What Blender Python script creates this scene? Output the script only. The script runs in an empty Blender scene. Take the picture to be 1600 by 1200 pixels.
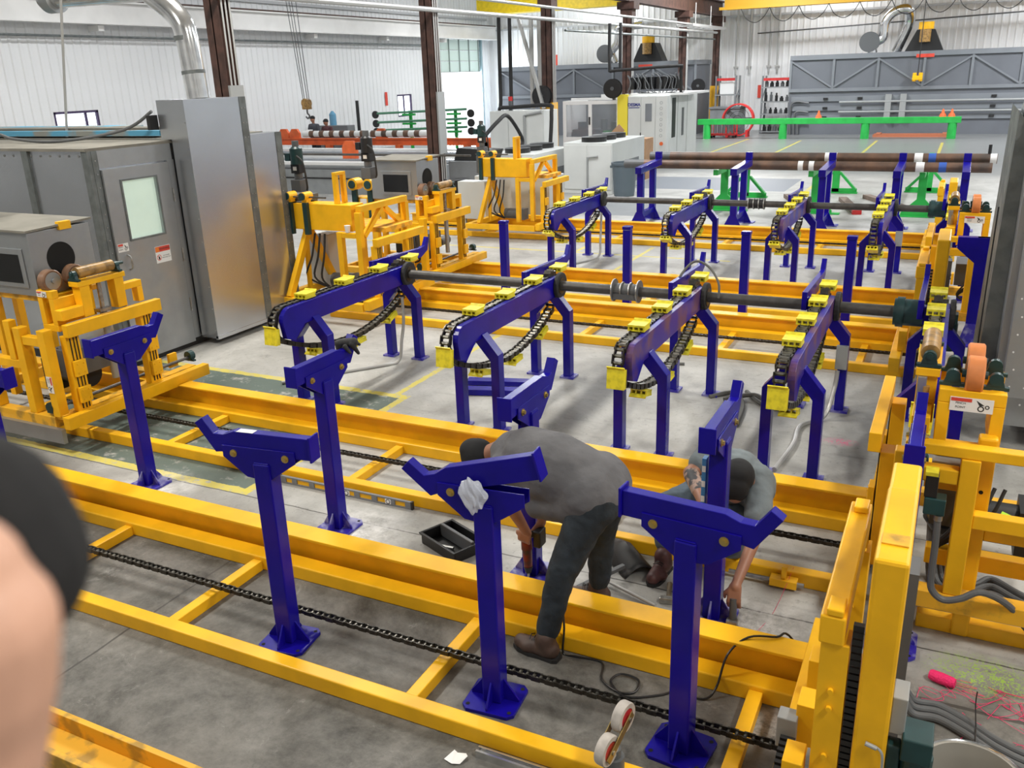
import bpy, bmesh, math, random
from mathutils import Vector, Matrix, Quaternion
random.seed(7)
PI = math.pi
scene = bpy.context.scene
COL = scene.collection

# ---------------------------------------------------------------- camera
YAW, PITCH, ROLL, FPX = -4.69435359e-01, 3.37090123e-01, -3.50576858e-02, 1373.8
cy_, sy_, cp_, sp_ = math.cos(YAW), math.sin(YAW), math.cos(PITCH), math.sin(PITCH)
fw = Vector((sy_*cp_, cy_*cp_, -sp_)); rt = Vector((cy_, -sy_, 0)); up = rt.cross(fw)
rt2 = math.cos(ROLL)*rt + math.sin(ROLL)*up; up2 = -math.sin(ROLL)*rt + math.cos(ROLL)*up
cam_d = bpy.data.cameras.new('camera'); cam = bpy.data.objects.new('camera', cam_d); COL.objects.link(cam)
cam.matrix_world = Matrix(((rt2.x, up2.x, -fw.x, 0), (rt2.y, up2.y, -fw.y, 0), (rt2.z, up2.z, -fw.z, 3.0), (0, 0, 0, 1)))
cam_d.sensor_width = 36; cam_d.lens = FPX/1600*36; cam_d.clip_start = 0.02; cam_d.clip_end = 300
cam_d.dof.use_dof = True; cam_d.dof.focus_distance = 7.0; cam_d.dof.aperture_fstop = 10
scene.camera = cam

# ---------------------------------------------------------------- world, lights, exposure
w = bpy.data.worlds.new('world'); scene.world = w; w.use_nodes = True
w.node_tree.nodes['Background'].inputs[0].default_value = (0.93, 0.96, 1.0, 1)
w.node_tree.nodes['Background'].inputs[1].default_value = 1.7
scene.view_settings.view_transform = 'Standard'; scene.view_settings.look = 'None'
scene.view_settings.gamma = 1; scene.view_settings.use_curve_mapping = False
scene.view_settings.exposure = 0.06

def area(name, loc, sx, sy, power, color=(1, 0.97, 0.92), rot=(0, 0, 0)):
    d = bpy.data.lights.new(name, 'AREA'); d.shape = 'RECTANGLE'; d.size = sx; d.size_y = sy
    d.energy = power; d.color = color
    o = bpy.data.objects.new(name, d); COL.objects.link(o); o.location = loc; o.rotation_euler = rot
    return o
# rows of high bay lamps hanging under the roof
for hx in (-19, -8, 3.6):
    for hy in (1.5, 9, 18, 28, 38):
        area('bay_and_fill_light', (hx, hy, 7.6), 0.7, 2.4, (470 if hy < 10 else (560 if hy < 30 else 850)) * (0.5 if hx < -15 else 1.0) * (1.25 if hy > 30 and hx > -15 else 1.0), (1, 0.96, 0.88) if hy < 12 else (0.96, 0.98, 1.0))
for hx in (-17, -6, 3):  # unseen fill row, added to lift the girder's shade off the back wall
    area('bay_and_fill_light', (hx, 45.6, 7.2), 2.4, 0.5, 130, (0.96, 0.98, 1.0))
# daylight falling in through the open loading door
area('door_daylight', (-24.9, 43.6, 1.7), 3.2, 4.0, 900, (0.85, 0.93, 1.0), (0, -PI/2, 0))

# ---------------------------------------------------------------- materials
MATS = {}
def mat(name, color, rough=0.5, metal=0.0, noise=0.0, nscale=6.0, bump=0.0, bscale=40.0, emit=None, estr=0, coat=0.0, color2=None, alpha=1.0, trans=0.0, lo=0.42, hi=0.62, spec=0.5):
    if name in MATS: return MATS[name]
    m = bpy.data.materials.new(name); m.use_nodes = True; nt = m.node_tree; b = nt.nodes['Principled BSDF']
    b.inputs['Base Color'].default_value = (*color, 1); b.inputs['Roughness'].default_value = rough
    b.inputs['Metallic'].default_value = metal; b.inputs['Specular IOR Level'].default_value = spec
    if coat: b.inputs['Coat Weight'].default_value = coat; b.inputs['Coat Roughness'].default_value = 0.12
    if trans: b.inputs['Transmission Weight'].default_value = trans
    if alpha < 1: b.inputs['Alpha'].default_value = alpha
    if emit: b.inputs['Emission Color'].default_value = (*emit, 1); b.inputs['Emission Strength'].default_value = estr
    tc = nt.nodes.new('ShaderNodeTexCoord')
    if noise or color2:
        n = nt.nodes.new('ShaderNodeTexNoise'); n.inputs['Scale'].default_value = nscale; n.inputs['Detail'].default_value = 5 if metal < 0.8 else 1
        nt.links.new(tc.outputs['Object'], n.inputs['Vector'])
        mr = nt.nodes.new('ShaderNodeMapRange'); mr.inputs[1].default_value = lo; mr.inputs[2].default_value = hi
        nt.links.new(n.outputs[0], mr.inputs[0])
        mx = nt.nodes.new('ShaderNodeMix'); mx.data_type = 'RGBA'
        c2 = color2 if color2 else tuple(c*(1-noise) for c in color)
        mx.inputs[6].default_value = (*color, 1); mx.inputs[7].default_value = (*c2, 1)
        nt.links.new(mr.outputs[0], mx.inputs[0]); nt.links.new(mx.outputs[2], b.inputs['Base Color'])
        if metal > 0.5 and metal < 0.8:
            mr2 = nt.nodes.new('ShaderNodeMapRange'); mr2.inputs[1].default_value = 0.3; mr2.inputs[2].default_value = 0.7
            mr2.inputs[3].default_value = rough*0.75; mr2.inputs[4].default_value = min(1, rough*1.3)
            nt.links.new(n.outputs[0], mr2.inputs[0]); nt.links.new(mr2.outputs[0], b.inputs['Roughness'])
    if bump:
        n = nt.nodes.new('ShaderNodeTexNoise'); n.inputs['Scale'].default_value = bscale; n.inputs['Detail'].default_value = 4
        nt.links.new(tc.outputs['Object'], n.inputs['Vector'])
        bp = nt.nodes.new('ShaderNodeBump'); bp.inputs['Strength'].default_value = bump; bp.inputs['Distance'].default_value = 0.02
        nt.links.new(n.outputs[0], bp.inputs['Height']); nt.links.new(bp.outputs[0], b.inputs['Normal'])
    MATS[name] = m
    return m
YEL = mat('yellow_paint', (0.94, 0.50, 0.011), 0.40, noise=0.14, nscale=3.5, spec=0.35)
YELW = mat('worn_yellow_paint', (0.82, 0.43, 0.02), 0.5, color2=(0.42, 0.24, 0.03), nscale=7, lo=0.5, hi=0.62)
PAD = mat('bright_yellow_pad', (0.83, 0.72, 0.03), 0.45, noise=0.25, nscale=18)
BLU = mat('blue_paint', (0.008, 0.004, 0.27), 0.26, noise=0.2, nscale=3, spec=0.28)
BLUW = mat('scuffed_blue_paint', (0.012, 0.008, 0.27), 0.35, color2=(0.12, 0.05, 0.12), nscale=3.5, lo=0.45, hi=0.6)
BLUD = mat('dusty_blue_paint', (0.03, 0.02, 0.33), 0.45, color2=(0.3, 0.3, 0.5), nscale=12, lo=0.45, hi=0.66)
GALV = mat('galvanised_steel', (0.54, 0.565, 0.60), 0.27, 0.88, noise=0.10, nscale=1.6, lo=0.3, hi=0.7)
GALVD = mat('dull_galvanised_steel', (0.40, 0.42, 0.435), 0.42, 0.75, noise=0.15, nscale=3, lo=0.3, hi=0.7)
GALVF = mat('galvanised_flange', (0.20, 0.22, 0.22), 0.5, 0.6, noise=0.25, nscale=6)
DUCT = mat('bright_duct_metal', (0.72, 0.73, 0.74), 0.17, 0.95, noise=0.15, nscale=9)
STEEL = mat('bare_steel', (0.45, 0.45, 0.44), 0.35, 0.9, noise=0.3, nscale=20)
CHAIN = mat('oiled_chain_steel', (0.055, 0.05, 0.042), 0.38, 0.6, noise=0.5, nscale=30)
CHAINL = mat('worn_chain_steel', (0.24, 0.23, 0.2), 0.35, 0.85, noise=0.5, nscale=30)
SHAFT = mat('dark_shaft_steel', (0.09, 0.085, 0.08), 0.45, 0.4, noise=0.3, nscale=9)
BLK = mat('black_plastic', (0.012, 0.012, 0.013), 0.42)
BLKR = mat('black_rubber', (0.02, 0.02, 0.021), 0.7, noise=0.2)
HOLE = mat('dark_opening', (0.006, 0.006, 0.006), 0.9)
DGRN = mat('dark_green_motor_paint', (0.012, 0.05, 0.052), 0.4, noise=0.3)
GRAYM = mat('grey_machine_paint', (0.19, 0.20, 0.21), 0.5, noise=0.2, nscale=2)
OVEN = mat('slate_grey_paint', (0.135, 0.145, 0.165), 0.55, noise=0.12, nscale=0.7)
OVENL = mat('slate_grey_rail_paint', (0.19, 0.205, 0.225), 0.5, noise=0.1, nscale=1)
BOXG = mat('grey_enclosure_paint', (0.30, 0.31, 0.31), 0.45)
LGRAY = mat('light_grey_cabinet', (0.60, 0.615, 0.60), 0.45, noise=0.06, nscale=1.5)
WHITE = mat('white_plastic', (0.78, 0.78, 0.77), 0.5)
BROWN = mat('brown_primer_steel', (0.085, 0.04, 0.03), 0.6, noise=0.45, nscale=5)
RUST = mat('rusty_pipe', (0.17, 0.095, 0.06), 0.5, 0.25, color2=(0.075, 0.055, 0.045), nscale=3.5, lo=0.38, hi=0.68)
ORG = mat('orange_paint', (0.80, 0.14, 0.03), 0.5, noise=0.2, nscale=3)
GRN = mat('green_paint', (0.02, 0.42, 0.07), 0.42, noise=0.15, nscale=4)
RED = mat('red_paint', (0.62, 0.03, 0.03), 0.45, noise=0.2)
CRANE = mat('crane_yellow', (0.82, 0.60, 0.01), 0.45, noise=0.15)
CWHITE = mat('white_beam_paint', (0.80, 0.79, 0.77), 0.55, noise=0.08, nscale=1.2)
BRASS = mat('yellow_zinc_bolt', (0.55, 0.42, 0.14), 0.35, 0.9)
PU = mat('orange_polyurethane', (0.72, 0.24, 0.07), 0.4, noise=0.2, nscale=9)
TAN = mat('tan_roller', (0.42, 0.24, 0.07), 0.4, noise=0.5, nscale=16)
BRWH = mat('brown_grey_wheel', (0.22, 0.12, 0.07), 0.35, noise=0.4, nscale=12)
CARD = mat('brown_cardboard', (0.42, 0.25, 0.14), 0.85, noise=0.1)
SKIN = mat('skin', (0.36, 0.17, 0.105), 0.5, noise=0.12, nscale=12)
SKINP = mat('pale_skin', (0.60, 0.34, 0.24), 0.5, noise=0.1, nscale=12)
SHIRT = mat('grey_marl_shirt', (0.135, 0.133, 0.14), 0.9, noise=0.18, nscale=5, bump=0.35, bscale=14)
SHIRT2 = mat('blue_grey_shirt', (0.17, 0.20, 0.215), 0.9, noise=0.2, nscale=5, bump=0.35, bscale=14)
JEAN = mat('dark_denim', (0.022, 0.031, 0.040), 0.85, noise=0.35, nscale=7, bump=0.5, bscale=13)
JEAN2 = mat('faded_denim', (0.115, 0.155, 0.195), 0.85, noise=0.3, nscale=7, bump=0.5, bscale=13)
LEATH = mat('brown_leather', (0.085, 0.05, 0.038), 0.55, noise=0.3, nscale=15)
LEATHR = mat('dark_red_leather', (0.10, 0.04, 0.04), 0.5, noise=0.3, nscale=15)
CAPM = mat('black_cloth', (0.008, 0.008, 0.009), 0.85)
LABW = mat('white_label', (0.80, 0.80, 0.79), 0.5)
LABR = mat('red_label', (0.66, 0.06, 0.035), 0.5)
LABO = mat('orange_label', (0.80, 0.20, 0.02), 0.5)
INK = mat('black_ink', (0.02, 0.02, 0.02), 0.6)
REDH = mat('red_plastic', (0.22, 0.02, 0.015), 0.4, color2=(0.05, 0.03, 0.03), nscale=14)
PINK = mat('pink_twine', (0.9, 0.02, 0.16), 0.7, bump=0.6, bscale=120)
LIME = mat('lime_twine', (0.42, 0.75, 0.03), 0.7)
BAG = mat('clear_plastic_bag', (0.75, 0.79, 0.90), 0.12, alpha=0.62)
GLASSG = mat('frosted_booth_glass', (0.62, 0.74, 0.66), 0.25, emit=(0.55, 0.72, 0.6), estr=0.38, noise=0.08, nscale=2)
DAY = mat('daylight_glass', (0.9, 0.95, 1.0), 0.3, emit=(0.9, 0.96, 1.0), estr=1.6)
CLEAR = mat('clear_guard_window', (0.25, 0.27, 0.3), 0.08, alpha=0.35)
HOSE = mat('grey_hose', (0.10, 0.105, 0.11), 0.55)
CONDU = mat('silver_flex_conduit', (0.50, 0.50, 0.49), 0.4, 0.5)
STRAP = mat('grey_webbing', (0.13, 0.13, 0.12), 0.8)
TRASH = mat('grey_blue_plastic', (0.10, 0.13, 0.155), 0.55)
DUST = mat('worn_black_sheet', (0.013, 0.013, 0.014), 0.5, color2=(0.12, 0.12, 0.12), nscale=9, lo=0.6, hi=0.75)
BLUSH = mat('blue_sheet', (0.10, 0.36, 0.55), 0.6, color2=(0.26, 0.27, 0.25), nscale=2.2, lo=0.46, hi=0.56)
DUSTY = mat('dusty_roof_sheet', (0.22, 0.21, 0.18), 0.8, noise=0.2, nscale=3)
GREYD = mat('grey_paint_dark', (0.10, 0.105, 0.11), 0.5)
WHEELW = mat('worn_white_wheel', (0.50, 0.46, 0.42), 0.55, noise=0.2, nscale=20)

# ---------------------------------------------------------------- mesh helpers
class MB:
    def __init__(s): s.bm = bmesh.new()
    def add(s, verts, faces):
        vs = [s.bm.verts.new(v) for v in verts]
        for f in faces:
            try: s.bm.faces.new([vs[i] for i in f])
            except ValueError: pass
        return s
    def box(s, x0, x1, y0, y1, z0, z1):
        x0, x1 = sorted((x0, x1)); y0, y1 = sorted((y0, y1)); z0, z1 = sorted((z0, z1))
        v = [(x0,y0,z0),(x1,y0,z0),(x1,y1,z0),(x0,y1,z0),(x0,y0,z1),(x1,y0,z1),(x1,y1,z1),(x0,y1,z1)]
        return s.add(v, [(3,2,1,0),(4,5,6,7),(0,1,5,4),(1,2,6,5),(2,3,7,6),(3,0,4,7)])
    def beam(s, p, q, wd, ht, upv=(0,0,1)):
        p, q = Vector(p), Vector(q); d = (q-p).normalized(); u = Vector(upv)
        if abs(d.dot(u)) > 0.98: u = Vector((0,1,0))
        a = d.cross(u).normalized(); b = a.cross(d).normalized()
        v = []
        for c in (p, q):
            for i, j in ((-1,-1),(1,-1),(1,1),(-1,1)): v.append(c + a*i*wd/2 + b*j*ht/2)
        return s.add(v, [(0,1,2,3)[::-1],(4,5,6,7),(0,4,5,1)[::-1],(1,5,6,2)[::-1],(2,6,7,3)[::-1],(3,7,4,0)[::-1]])
    def cyl(s, p, q, r, r2=None, n=16, cap=True):
        p, q = Vector(p), Vector(q); r2 = r if r2 is None else r2
        d = (q-p).normalized(); u = Vector((0,0,1)) if abs(d.z) < 0.9 else Vector((1,0,0))
        a = d.cross(u).normalized(); b = d.cross(a)
        v = [p + (a*math.cos(2*PI*i/n) + b*math.sin(2*PI*i/n))*r for i in range(n)] + [q + (a*math.cos(2*PI*i/n) + b*math.sin(2*PI*i/n))*r2 for i in range(n)]
        f = [(i, (i+1) % n, n+(i+1) % n, n+i) for i in range(n)]
        if cap: f += [tuple(range(n))[::-1], tuple(range(n, 2*n))]
        return s.add(v, f)
    def prism(s, poly, axis, d0, d1):
        def P(a, b, d): return {'x': (d, a, b), 'y': (a, d, b), 'z': (a, b, d)}[axis]
        n = len(poly)
        v = [P(a, b, d0) for a, b in poly] + [P(a, b, d1) for a, b in poly]
        f = [(i, (i+1) % n, n+(i+1) % n, n+i) for i in range(n)] + [tuple(range(n))[::-1], tuple(range(n, 2*n))]
        return s.add(v, f)
    def tube(s, pts, r, n=8, sub=6, closed=False):
        P = [Vector(p) for p in pts]
        if sub > 1 and len(P) > 2:
            out = []
            for i in range(len(P)-1):
                p0 = P[max(i-1, 0)]; p1 = P[i]; p2 = P[i+1]; p3 = P[min(i+2, len(P)-1)]
                for k in range(sub):
                    t = k/sub
                    out.append(0.5*((2*p1)+(p2-p0)*t+(2*p0-5*p1+4*p2-p3)*t*t+(3*p1-p0-3*p2+p3)*t*t*t))
            out.append(P[-1]); P = out
        rings = []; prev = None
        for i, p in enumerate(P):
            d = (P[min(i+1, len(P)-1)] - P[max(i-1, 0)])
            if d.length < 1e-7: d = Vector((0,0,1))
            d.normalize()
            if prev is None:
                u = Vector((0,0,1)) if abs(d.z) < 0.9 else Vector((1,0,0)); a = d.cross(u).normalized()
            else:
                a = (prev - d*prev.dot(d)); a = a.normalized() if a.length > 1e-6 else d.orthogonal().normalized()
            prev = a; b = d.cross(a)
            rr = r(i/(len(P)-1)) if callable(r) else r
            rings.append([s.bm.verts.new(p + (a*math.cos(2*PI*k/n)+b*math.sin(2*PI*k/n))*rr) for k in range(n)])
        for i in range(len(rings)-1):
            for k in range(n):
                s.bm.faces.new((rings[i][k], rings[i][(k+1) % n], rings[i+1][(k+1) % n], rings[i+1][k]))
        try: s.bm.faces.new(rings[0][::-1]); s.bm.faces.new(rings[-1])
        except ValueError: pass
        return s
    def ball(s, c, r, sc=(1,1,1), n=12):
        m = Matrix.Translation(Vector(c)) @ Matrix.Diagonal((r*sc[0], r*sc[1], r*sc[2], 1))
        bmesh.ops.create_uvsphere(s.bm, u_segments=n, v_segments=max(6, n*2//3), radius=1, matrix=m); return s
    def lathe(s, prof, c, axis='z', n=24):
        rings = []
        for r, h in prof:
            ring = []
            for k in range(n):
                a, b = r*math.cos(2*PI*k/n), r*math.sin(2*PI*k/n)
                ring.append(s.bm.verts.new({'z': (c[0]+a, c[1]+b, c[2]+h), 'x': (c[0]+h, c[1]+a, c[2]+b), 'y': (c[0]+a, c[1]+h, c[2]+b)}[axis]))
            rings.append(ring)
        for i in range(len(rings)-1):
            for k in range(n): s.bm.faces.new((rings[i][k], rings[i][(k+1) % n], rings[i+1][(k+1) % n], rings[i+1][k]))
        return s
    def disc(s, c, r, axis='x', n=24, sc=1.0):
        v = []
        for k in range(n):
            a, b = r*math.cos(2*PI*k/n), r*sc*math.sin(2*PI*k/n)
            v.append({'z': (c[0]+a, c[1]+b, c[2]), 'x': (c[0], c[1]+a, c[2]+b), 'y': (c[0]+a, c[1], c[2]+b)}[axis])
        return s.add(v, [tuple(range(n))])
    def make(s, name, m, parent=None, smooth=False, bevel=0.0):
        bmesh.ops.recalc_face_normals(s.bm, faces=s.bm.faces[:])
        me = bpy.data.meshes.new(name); s.bm.to_mesh(me); s.bm.free()
        o = bpy.data.objects.new(name, me); COL.objects.link(o); me.materials.append(m)
        if parent: o.parent = parent
        if smooth:
            for p in me.polygons: p.use_smooth = True
            try: me.set_sharp_from_angle(angle=math.radians(40))
            except Exception: pass
        if bevel:
            b = o.modifiers.new('bevel', 'BEVEL'); b.width = bevel; b.segments = 2; b.limit_method = 'ANGLE'
        return o

def tag(o, label=None, cat=None, group=None, kind=None):
    if label: o['label'] = label
    if cat: o['category'] = cat
    if group: o['group'] = group
    if kind: o['kind'] = kind
    return o
def thing(name, loc, label, cat, group=None, rz=0.0):
    o = bpy.data.objects.new(name, None); COL.objects.link(o); o.location = loc; o.rotation_euler = (0, 0, rz)
    o.empty_display_size = 0.1
    return tag(o, label, cat, group)
def copy_tree(o, loc=None, label=None, rz=None, group=None):
    c = o.copy(); COL.objects.link(c)
    if loc is not None: c.location = loc
    if rz is not None: c.rotation_euler = (0, 0, rz)
    if label: c['label'] = label
    if group: c['group'] = group
    def rec(a, b):
        for ch in list(a.children):
            d = ch.copy(); COL.objects.link(d); d.parent = b; rec(ch, d)
    rec(o, c)
    return c
def struct(o): o['kind'] = 'structure'; return o
def chain_mesh(pts, pitch=0.05, wd=0.05, ht=0.03, closed=False):
    """roller chain: alternating side plates and rollers following the path"""
    P = [Vector(p) for p in pts]; seg = [(P[i+1]-P[i]).length for i in range(len(P)-1)]; L = sum(seg)
    n = max(2, int(L/pitch)); out = []
    def at(d):
        i = 0
        while i < len(seg)-1 and d > seg[i]: d -= seg[i]; i += 1
        return P[i] + (P[i+1]-P[i])*(d/seg[i])
    for k in range(n+1): out.append(at(min(L, k*L/n)))
    pl, ro = MB(), MB()
    for k in range(n):
        a, b = out[k], out[k+1]; d = (b-a).normalized(); side = d.cross(Vector((0,0,1)))
        if side.length < 0.3: side = Vector((1,0,0))
        side = Vector((1,0,0)) if abs(d.x) < 0.5 else side.normalized()
        upn = side.cross(d).normalized()
        o_ = wd/2 if k % 2 else wd/2-ht*0.18
        for sg in (-1, 1):
            pl.beam(a - d*pitch*0.18 + side*o_*sg, b + d*pitch*0.18 + side*o_*sg, ht*0.16, ht*0.85, upn)
        ro.cyl(a - side*wd*0.45, a + side*wd*0.45, ht*0.30, n=6)
        pl.cyl(a - side*wd*0.52, a + side*wd*0.52, ht*0.14, n=5)
    return pl, ro
def make_chain(name, pts, parent, pitch, wd, ht):
    pl, ro = chain_mesh(pts, pitch, wd, ht)
    me = bpy.data.meshes.new('tmp'); ro.bm.to_mesh(me); ro.bm.free(); n = len(pl.bm.faces); pl.bm.from_mesh(me); bpy.data.meshes.remove(me)
    pl.bm.faces.ensure_lookup_table()
    for f in pl.bm.faces[n:]: f.material_index = 1
    o = pl.make(name, CHAIN, parent); o.data.materials.append(CHAINL); return o
def text_mesh(name, body, size, m, parent, mw, depth=0.001, bold=0.0):
    """letters as a mesh; mw places the text plane (x right, y up)"""
    cu = bpy.data.curves.new(name, 'FONT'); cu.body = body; cu.size = size; cu.extrude = depth; cu.offset = bold
    cu.align_x = 'CENTER'; cu.align_y = 'CENTER'
    o = bpy.data.objects.new(name, cu); COL.objects.link(o)
    bpy.context.view_layer.update()
    me = bpy.data.meshes.new_from_object(o.evaluated_get(bpy.context.evaluated_depsgraph_get()))
    bpy.data.objects.remove(o)
    q = bpy.data.objects.new(name, me); COL.objects.link(q); me.materials.clear(); me.materials.append(m)
    q.parent = parent; q.matrix_local = mw
    return q
def frame_m(c, xdir, ydir):
    x = Vector(xdir).normalized(); y = Vector(ydir).normalized(); z = x.cross(y)
    return Matrix(((x.x, y.x, z.x, c[0]), (x.y, y.y, z.y, c[1]), (x.z, y.z, z.z, c[2]), (0, 0, 0, 1)))
# ================================================================= SETTING
XL, YB = -24.5, 47.0
def floor_material():
    m = bpy.data.materials.new('worn_concrete'); m.use_nodes = True; nt = m.node_tree; N = nt.nodes; L = nt.links
    b = N['Principled BSDF']; tc = N.new('ShaderNodeTexCoord'); pos = tc.outputs['Object']
    def noise(sc, det=6, rough=0.6, dist=0.0):
        n = N.new('ShaderNodeTexNoise'); n.inputs['Scale'].default_value = sc; n.inputs['Detail'].default_value = det
        n.inputs['Roughness'].default_value = rough; n.inputs['Distortion'].default_value = dist; L.new(pos, n.inputs['Vector']); return n.outputs[0]
    def mr(s, a, bb, c=0.0, d=1.0):
        n = N.new('ShaderNodeMapRange'); L.new(s, n.inputs[0])
        for i, v in enumerate((a, bb, c, d)): n.inputs[i+1].default_value = v
        return n.outputs[0]
    def math_(op, a, bb=None, c=None):
        n = N.new('ShaderNodeMath'); n.operation = op
        for i, v in enumerate((a, bb, c)):
            if v is None: continue
            if isinstance(v, (int, float)): n.inputs[i].default_value = v
            else: L.new(v, n.inputs[i])
        return n.outputs[0]
    def mix(f, a, bb):
        n = N.new('ShaderNodeMix'); n.data_type = 'RGBA'
        if isinstance(f, (int, float)): n.inputs[0].default_value = f
        else: L.new(f, n.inputs[0])
        for i, v in ((6, a), (7, bb)):
            if isinstance(v, tuple): n.inputs[i].default_value = (*v, 1)
            else: L.new(v, n.inputs[i])
        return n.outputs[2]
    sep = N.new('ShaderNodeSeparateXYZ'); L.new(pos, sep.inputs[0]); X, Y = sep.outputs[0], sep.outputs[1]
    wob = math_('MULTIPLY', math_('SUBTRACT', noise(9, 3), 0.5), 0.05)
    Xw, Yw = math_('ADD', X, wob), math_('ADD', Y, wob)
    def rect(x0, x1, y0, y1, xs=None, ys=None):
        xs = Xw if xs is None else xs; ys = Yw if ys is None else ys
        a = math_('MULTIPLY', math_('GREATER_THAN', xs, x0), math_('LESS_THAN', xs, x1))
        c = math_('MULTIPLY', math_('GREATER_THAN', ys, y0), math_('LESS_THAN', ys, y1))
        return math_('MULTIPLY', a, c)
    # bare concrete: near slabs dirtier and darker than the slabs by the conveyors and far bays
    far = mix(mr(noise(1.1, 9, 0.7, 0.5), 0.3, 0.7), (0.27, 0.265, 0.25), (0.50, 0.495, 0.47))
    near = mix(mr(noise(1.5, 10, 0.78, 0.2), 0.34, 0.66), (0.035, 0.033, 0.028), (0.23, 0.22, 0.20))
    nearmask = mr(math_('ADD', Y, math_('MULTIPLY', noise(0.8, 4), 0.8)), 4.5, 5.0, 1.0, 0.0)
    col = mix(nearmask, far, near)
    # oily streaks and speckle
    mp = N.new('ShaderNodeMapping'); mp.inputs['Scale'].default_value = (0.6, 5.0, 1); L.new(pos, mp.inputs[0])
    st = N.new('ShaderNodeTexNoise'); st.inputs['Scale'].default_value = 2.0; st.inputs['Detail'].default_value = 6; L.new(mp.outputs[0], st.inputs['Vector'])
    col = mix(mr(st.outputs[0], 0.60, 0.80, 0, 0.4), col, (0.10, 0.095, 0.085))
    col = mix(mr(noise(26, 5, 0.8), 0.58, 0.70, 0, 0.6), col, (0.07, 0.068, 0.06))
    col = mix(mr(noise(6.5, 8, 0.8, 0.6), 0.56, 0.70, 0, 0.45), col, (0.09, 0.088, 0.078))
    col = mix(mr(noise(3.1, 9, 0.8, 0.6), 0.58, 0.72, 0, 0.45), col, (0.55, 0.54, 0.51))
    # polished grey aisle in the far bay
    col = mix(math_('MULTIPLY', mr(Y, 26.5, 28, 0, 1), 0.85), col, (0.17, 0.178, 0.18))
    # green painted crossing with yellow borders
    grn = mix(noise(2.5, 7, 0.7, 0.3), (0.065, 0.10, 0.085), (0.13, 0.165, 0.145))
    wear = mr(noise(5, 7, 0.75), 0.35, 0.45)
    col = mix(math_('MULTIPLY', rect(-8.1, -4.74, 4.65, 6.85), wear), col, grn)
    ywear = mr(noise(14, 5, 0.7), 0.36, 0.46)
    yel = (0.62, 0.52, 0.06)
    for r_ in ((-8.2, -4.66, 4.56, 4.65), (-8.1, -4.66, 6.85, 6.94), (-4.74, -4.66, 4.6, 6.9), (-4.86, -4.79, 6.9, 9.3), (-4.8, -4.73, 12.6, 15.2), (-6.0, -5.93, 12.3, 15.0), (-11.5, -3.2, 14.35, 14.42),
               (-3.45, -3.35, 23.3, 27), (-0.75, -0.65, 27, 39), (-6.2, -6.1, 30, 40), (-3.2, -3.1, 30, 40), (-8.6, -8.5, 30, 41)):
        col = mix(math_('MULTIPLY', rect(*r_), math_('MULTIPLY', ywear, 0.85)), col, yel)
    # dark rubber mats lie flush on the far floor
    col = mix(rect(-8.1, -3.9, 23.3, 26.1, X, Y), col, (0.16, 0.18, 0.21))
    col = mix(math_('MULTIPLY', rect(-8.6, -4.6, 18.6, 21.0, X, Y), 0.8), col, (0.14, 0.155, 0.17))
    # joints and cracks
    jw = math_('MULTIPLY', math_('SUBTRACT', noise(2.2, 5), 0.5), 0.035)
    Xj, Yj = math_('ADD', X, jw), math_('ADD', Y, jw)
    for x0, x1, y0, y1 in ((-9, 6, 4.545, 4.557), (-4.07, -4.055, -1, 3.9), (-9, 6, 10.6, 10.612), (-2.9, 4, 5.8, 5.808), (-0.55, 6, 4.10, 4.125), (-4.9, 3, 12.9, 12.912), (0.9, 0.915, -2, 10), (-9, 0, 2.18, 2.187)):
        col = mix(math_('MULTIPLY', rect(x0, x1, y0, y1, Xj, Yj), 0.85), col, (0.045, 0.042, 0.038))
    # pale drilling dust by the freshly bolted posts
    for cx, cy, rr in ((-5.45, 4.3, 0.45), (-3.5, 4.42, 0.45), (-2.05, 4.4, 0.4), (-0.75, 4.35, 0.5), (-3.9, 3.85, 0.16), (-0.45, 3.6, 0.2), (0.02, 4.05, 0.14)):
        d = math_('SQRT', math_('ADD', math_('POWER', math_('SUBTRACT', Xw, cx), 2), math_('POWER', math_('SUBTRACT', Yw, cy), 2)))
        f = math_('MULTIPLY', mr(d, 0.1*rr, rr, 1, 0), mr(noise(7, 6, 0.75), 0.38, 0.6))
        col = mix(f, col, (0.72, 0.71, 0.69))
    # spray marks
    for cx, cy, rr, c3 in ((-0.62, 7.3, 0.16, (0.75, 0.1, 0.25)), (0.43, 4.42, 0.32, (0.35, 0.55, 0.08))):
        d = math_('SQRT', math_('ADD', math_('POWER', math_('SUBTRACT', Xw, cx), 2), math_('POWER', math_('MULTIPLY', math_('SUBTRACT', Yw, cy), 1.5), 2)))
        f = math_('MULTIPLY', mr(d, 0.3*rr, rr, 1, 0), mr(noise(38, 3, 0.6, 2.0), 0.5, 0.56))
        col = mix(f, col, c3)
    L.new(col, b.inputs['Base Color'])
    rg = mix(mr(Y, 20, 30), (0.62, 0.62, 0.62), (0.28, 0.28, 0.28))
    L.new(rg, b.inputs['Roughness'])
    bp = N.new('ShaderNodeBump'); bp.inputs['Strength'].default_value = 0.15; bp.inputs['Distance'].default_value = 0.01
    L.new(noise(18, 8, 0.7), bp.inputs['Height']); L.new(bp.outputs[0], b.inputs['Normal'])
    return m
fl = MB().box(XL-0.2, 8, -3, YB+0.2, -0.2, 0).make('floor', floor_material()); struct(fl)

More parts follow.
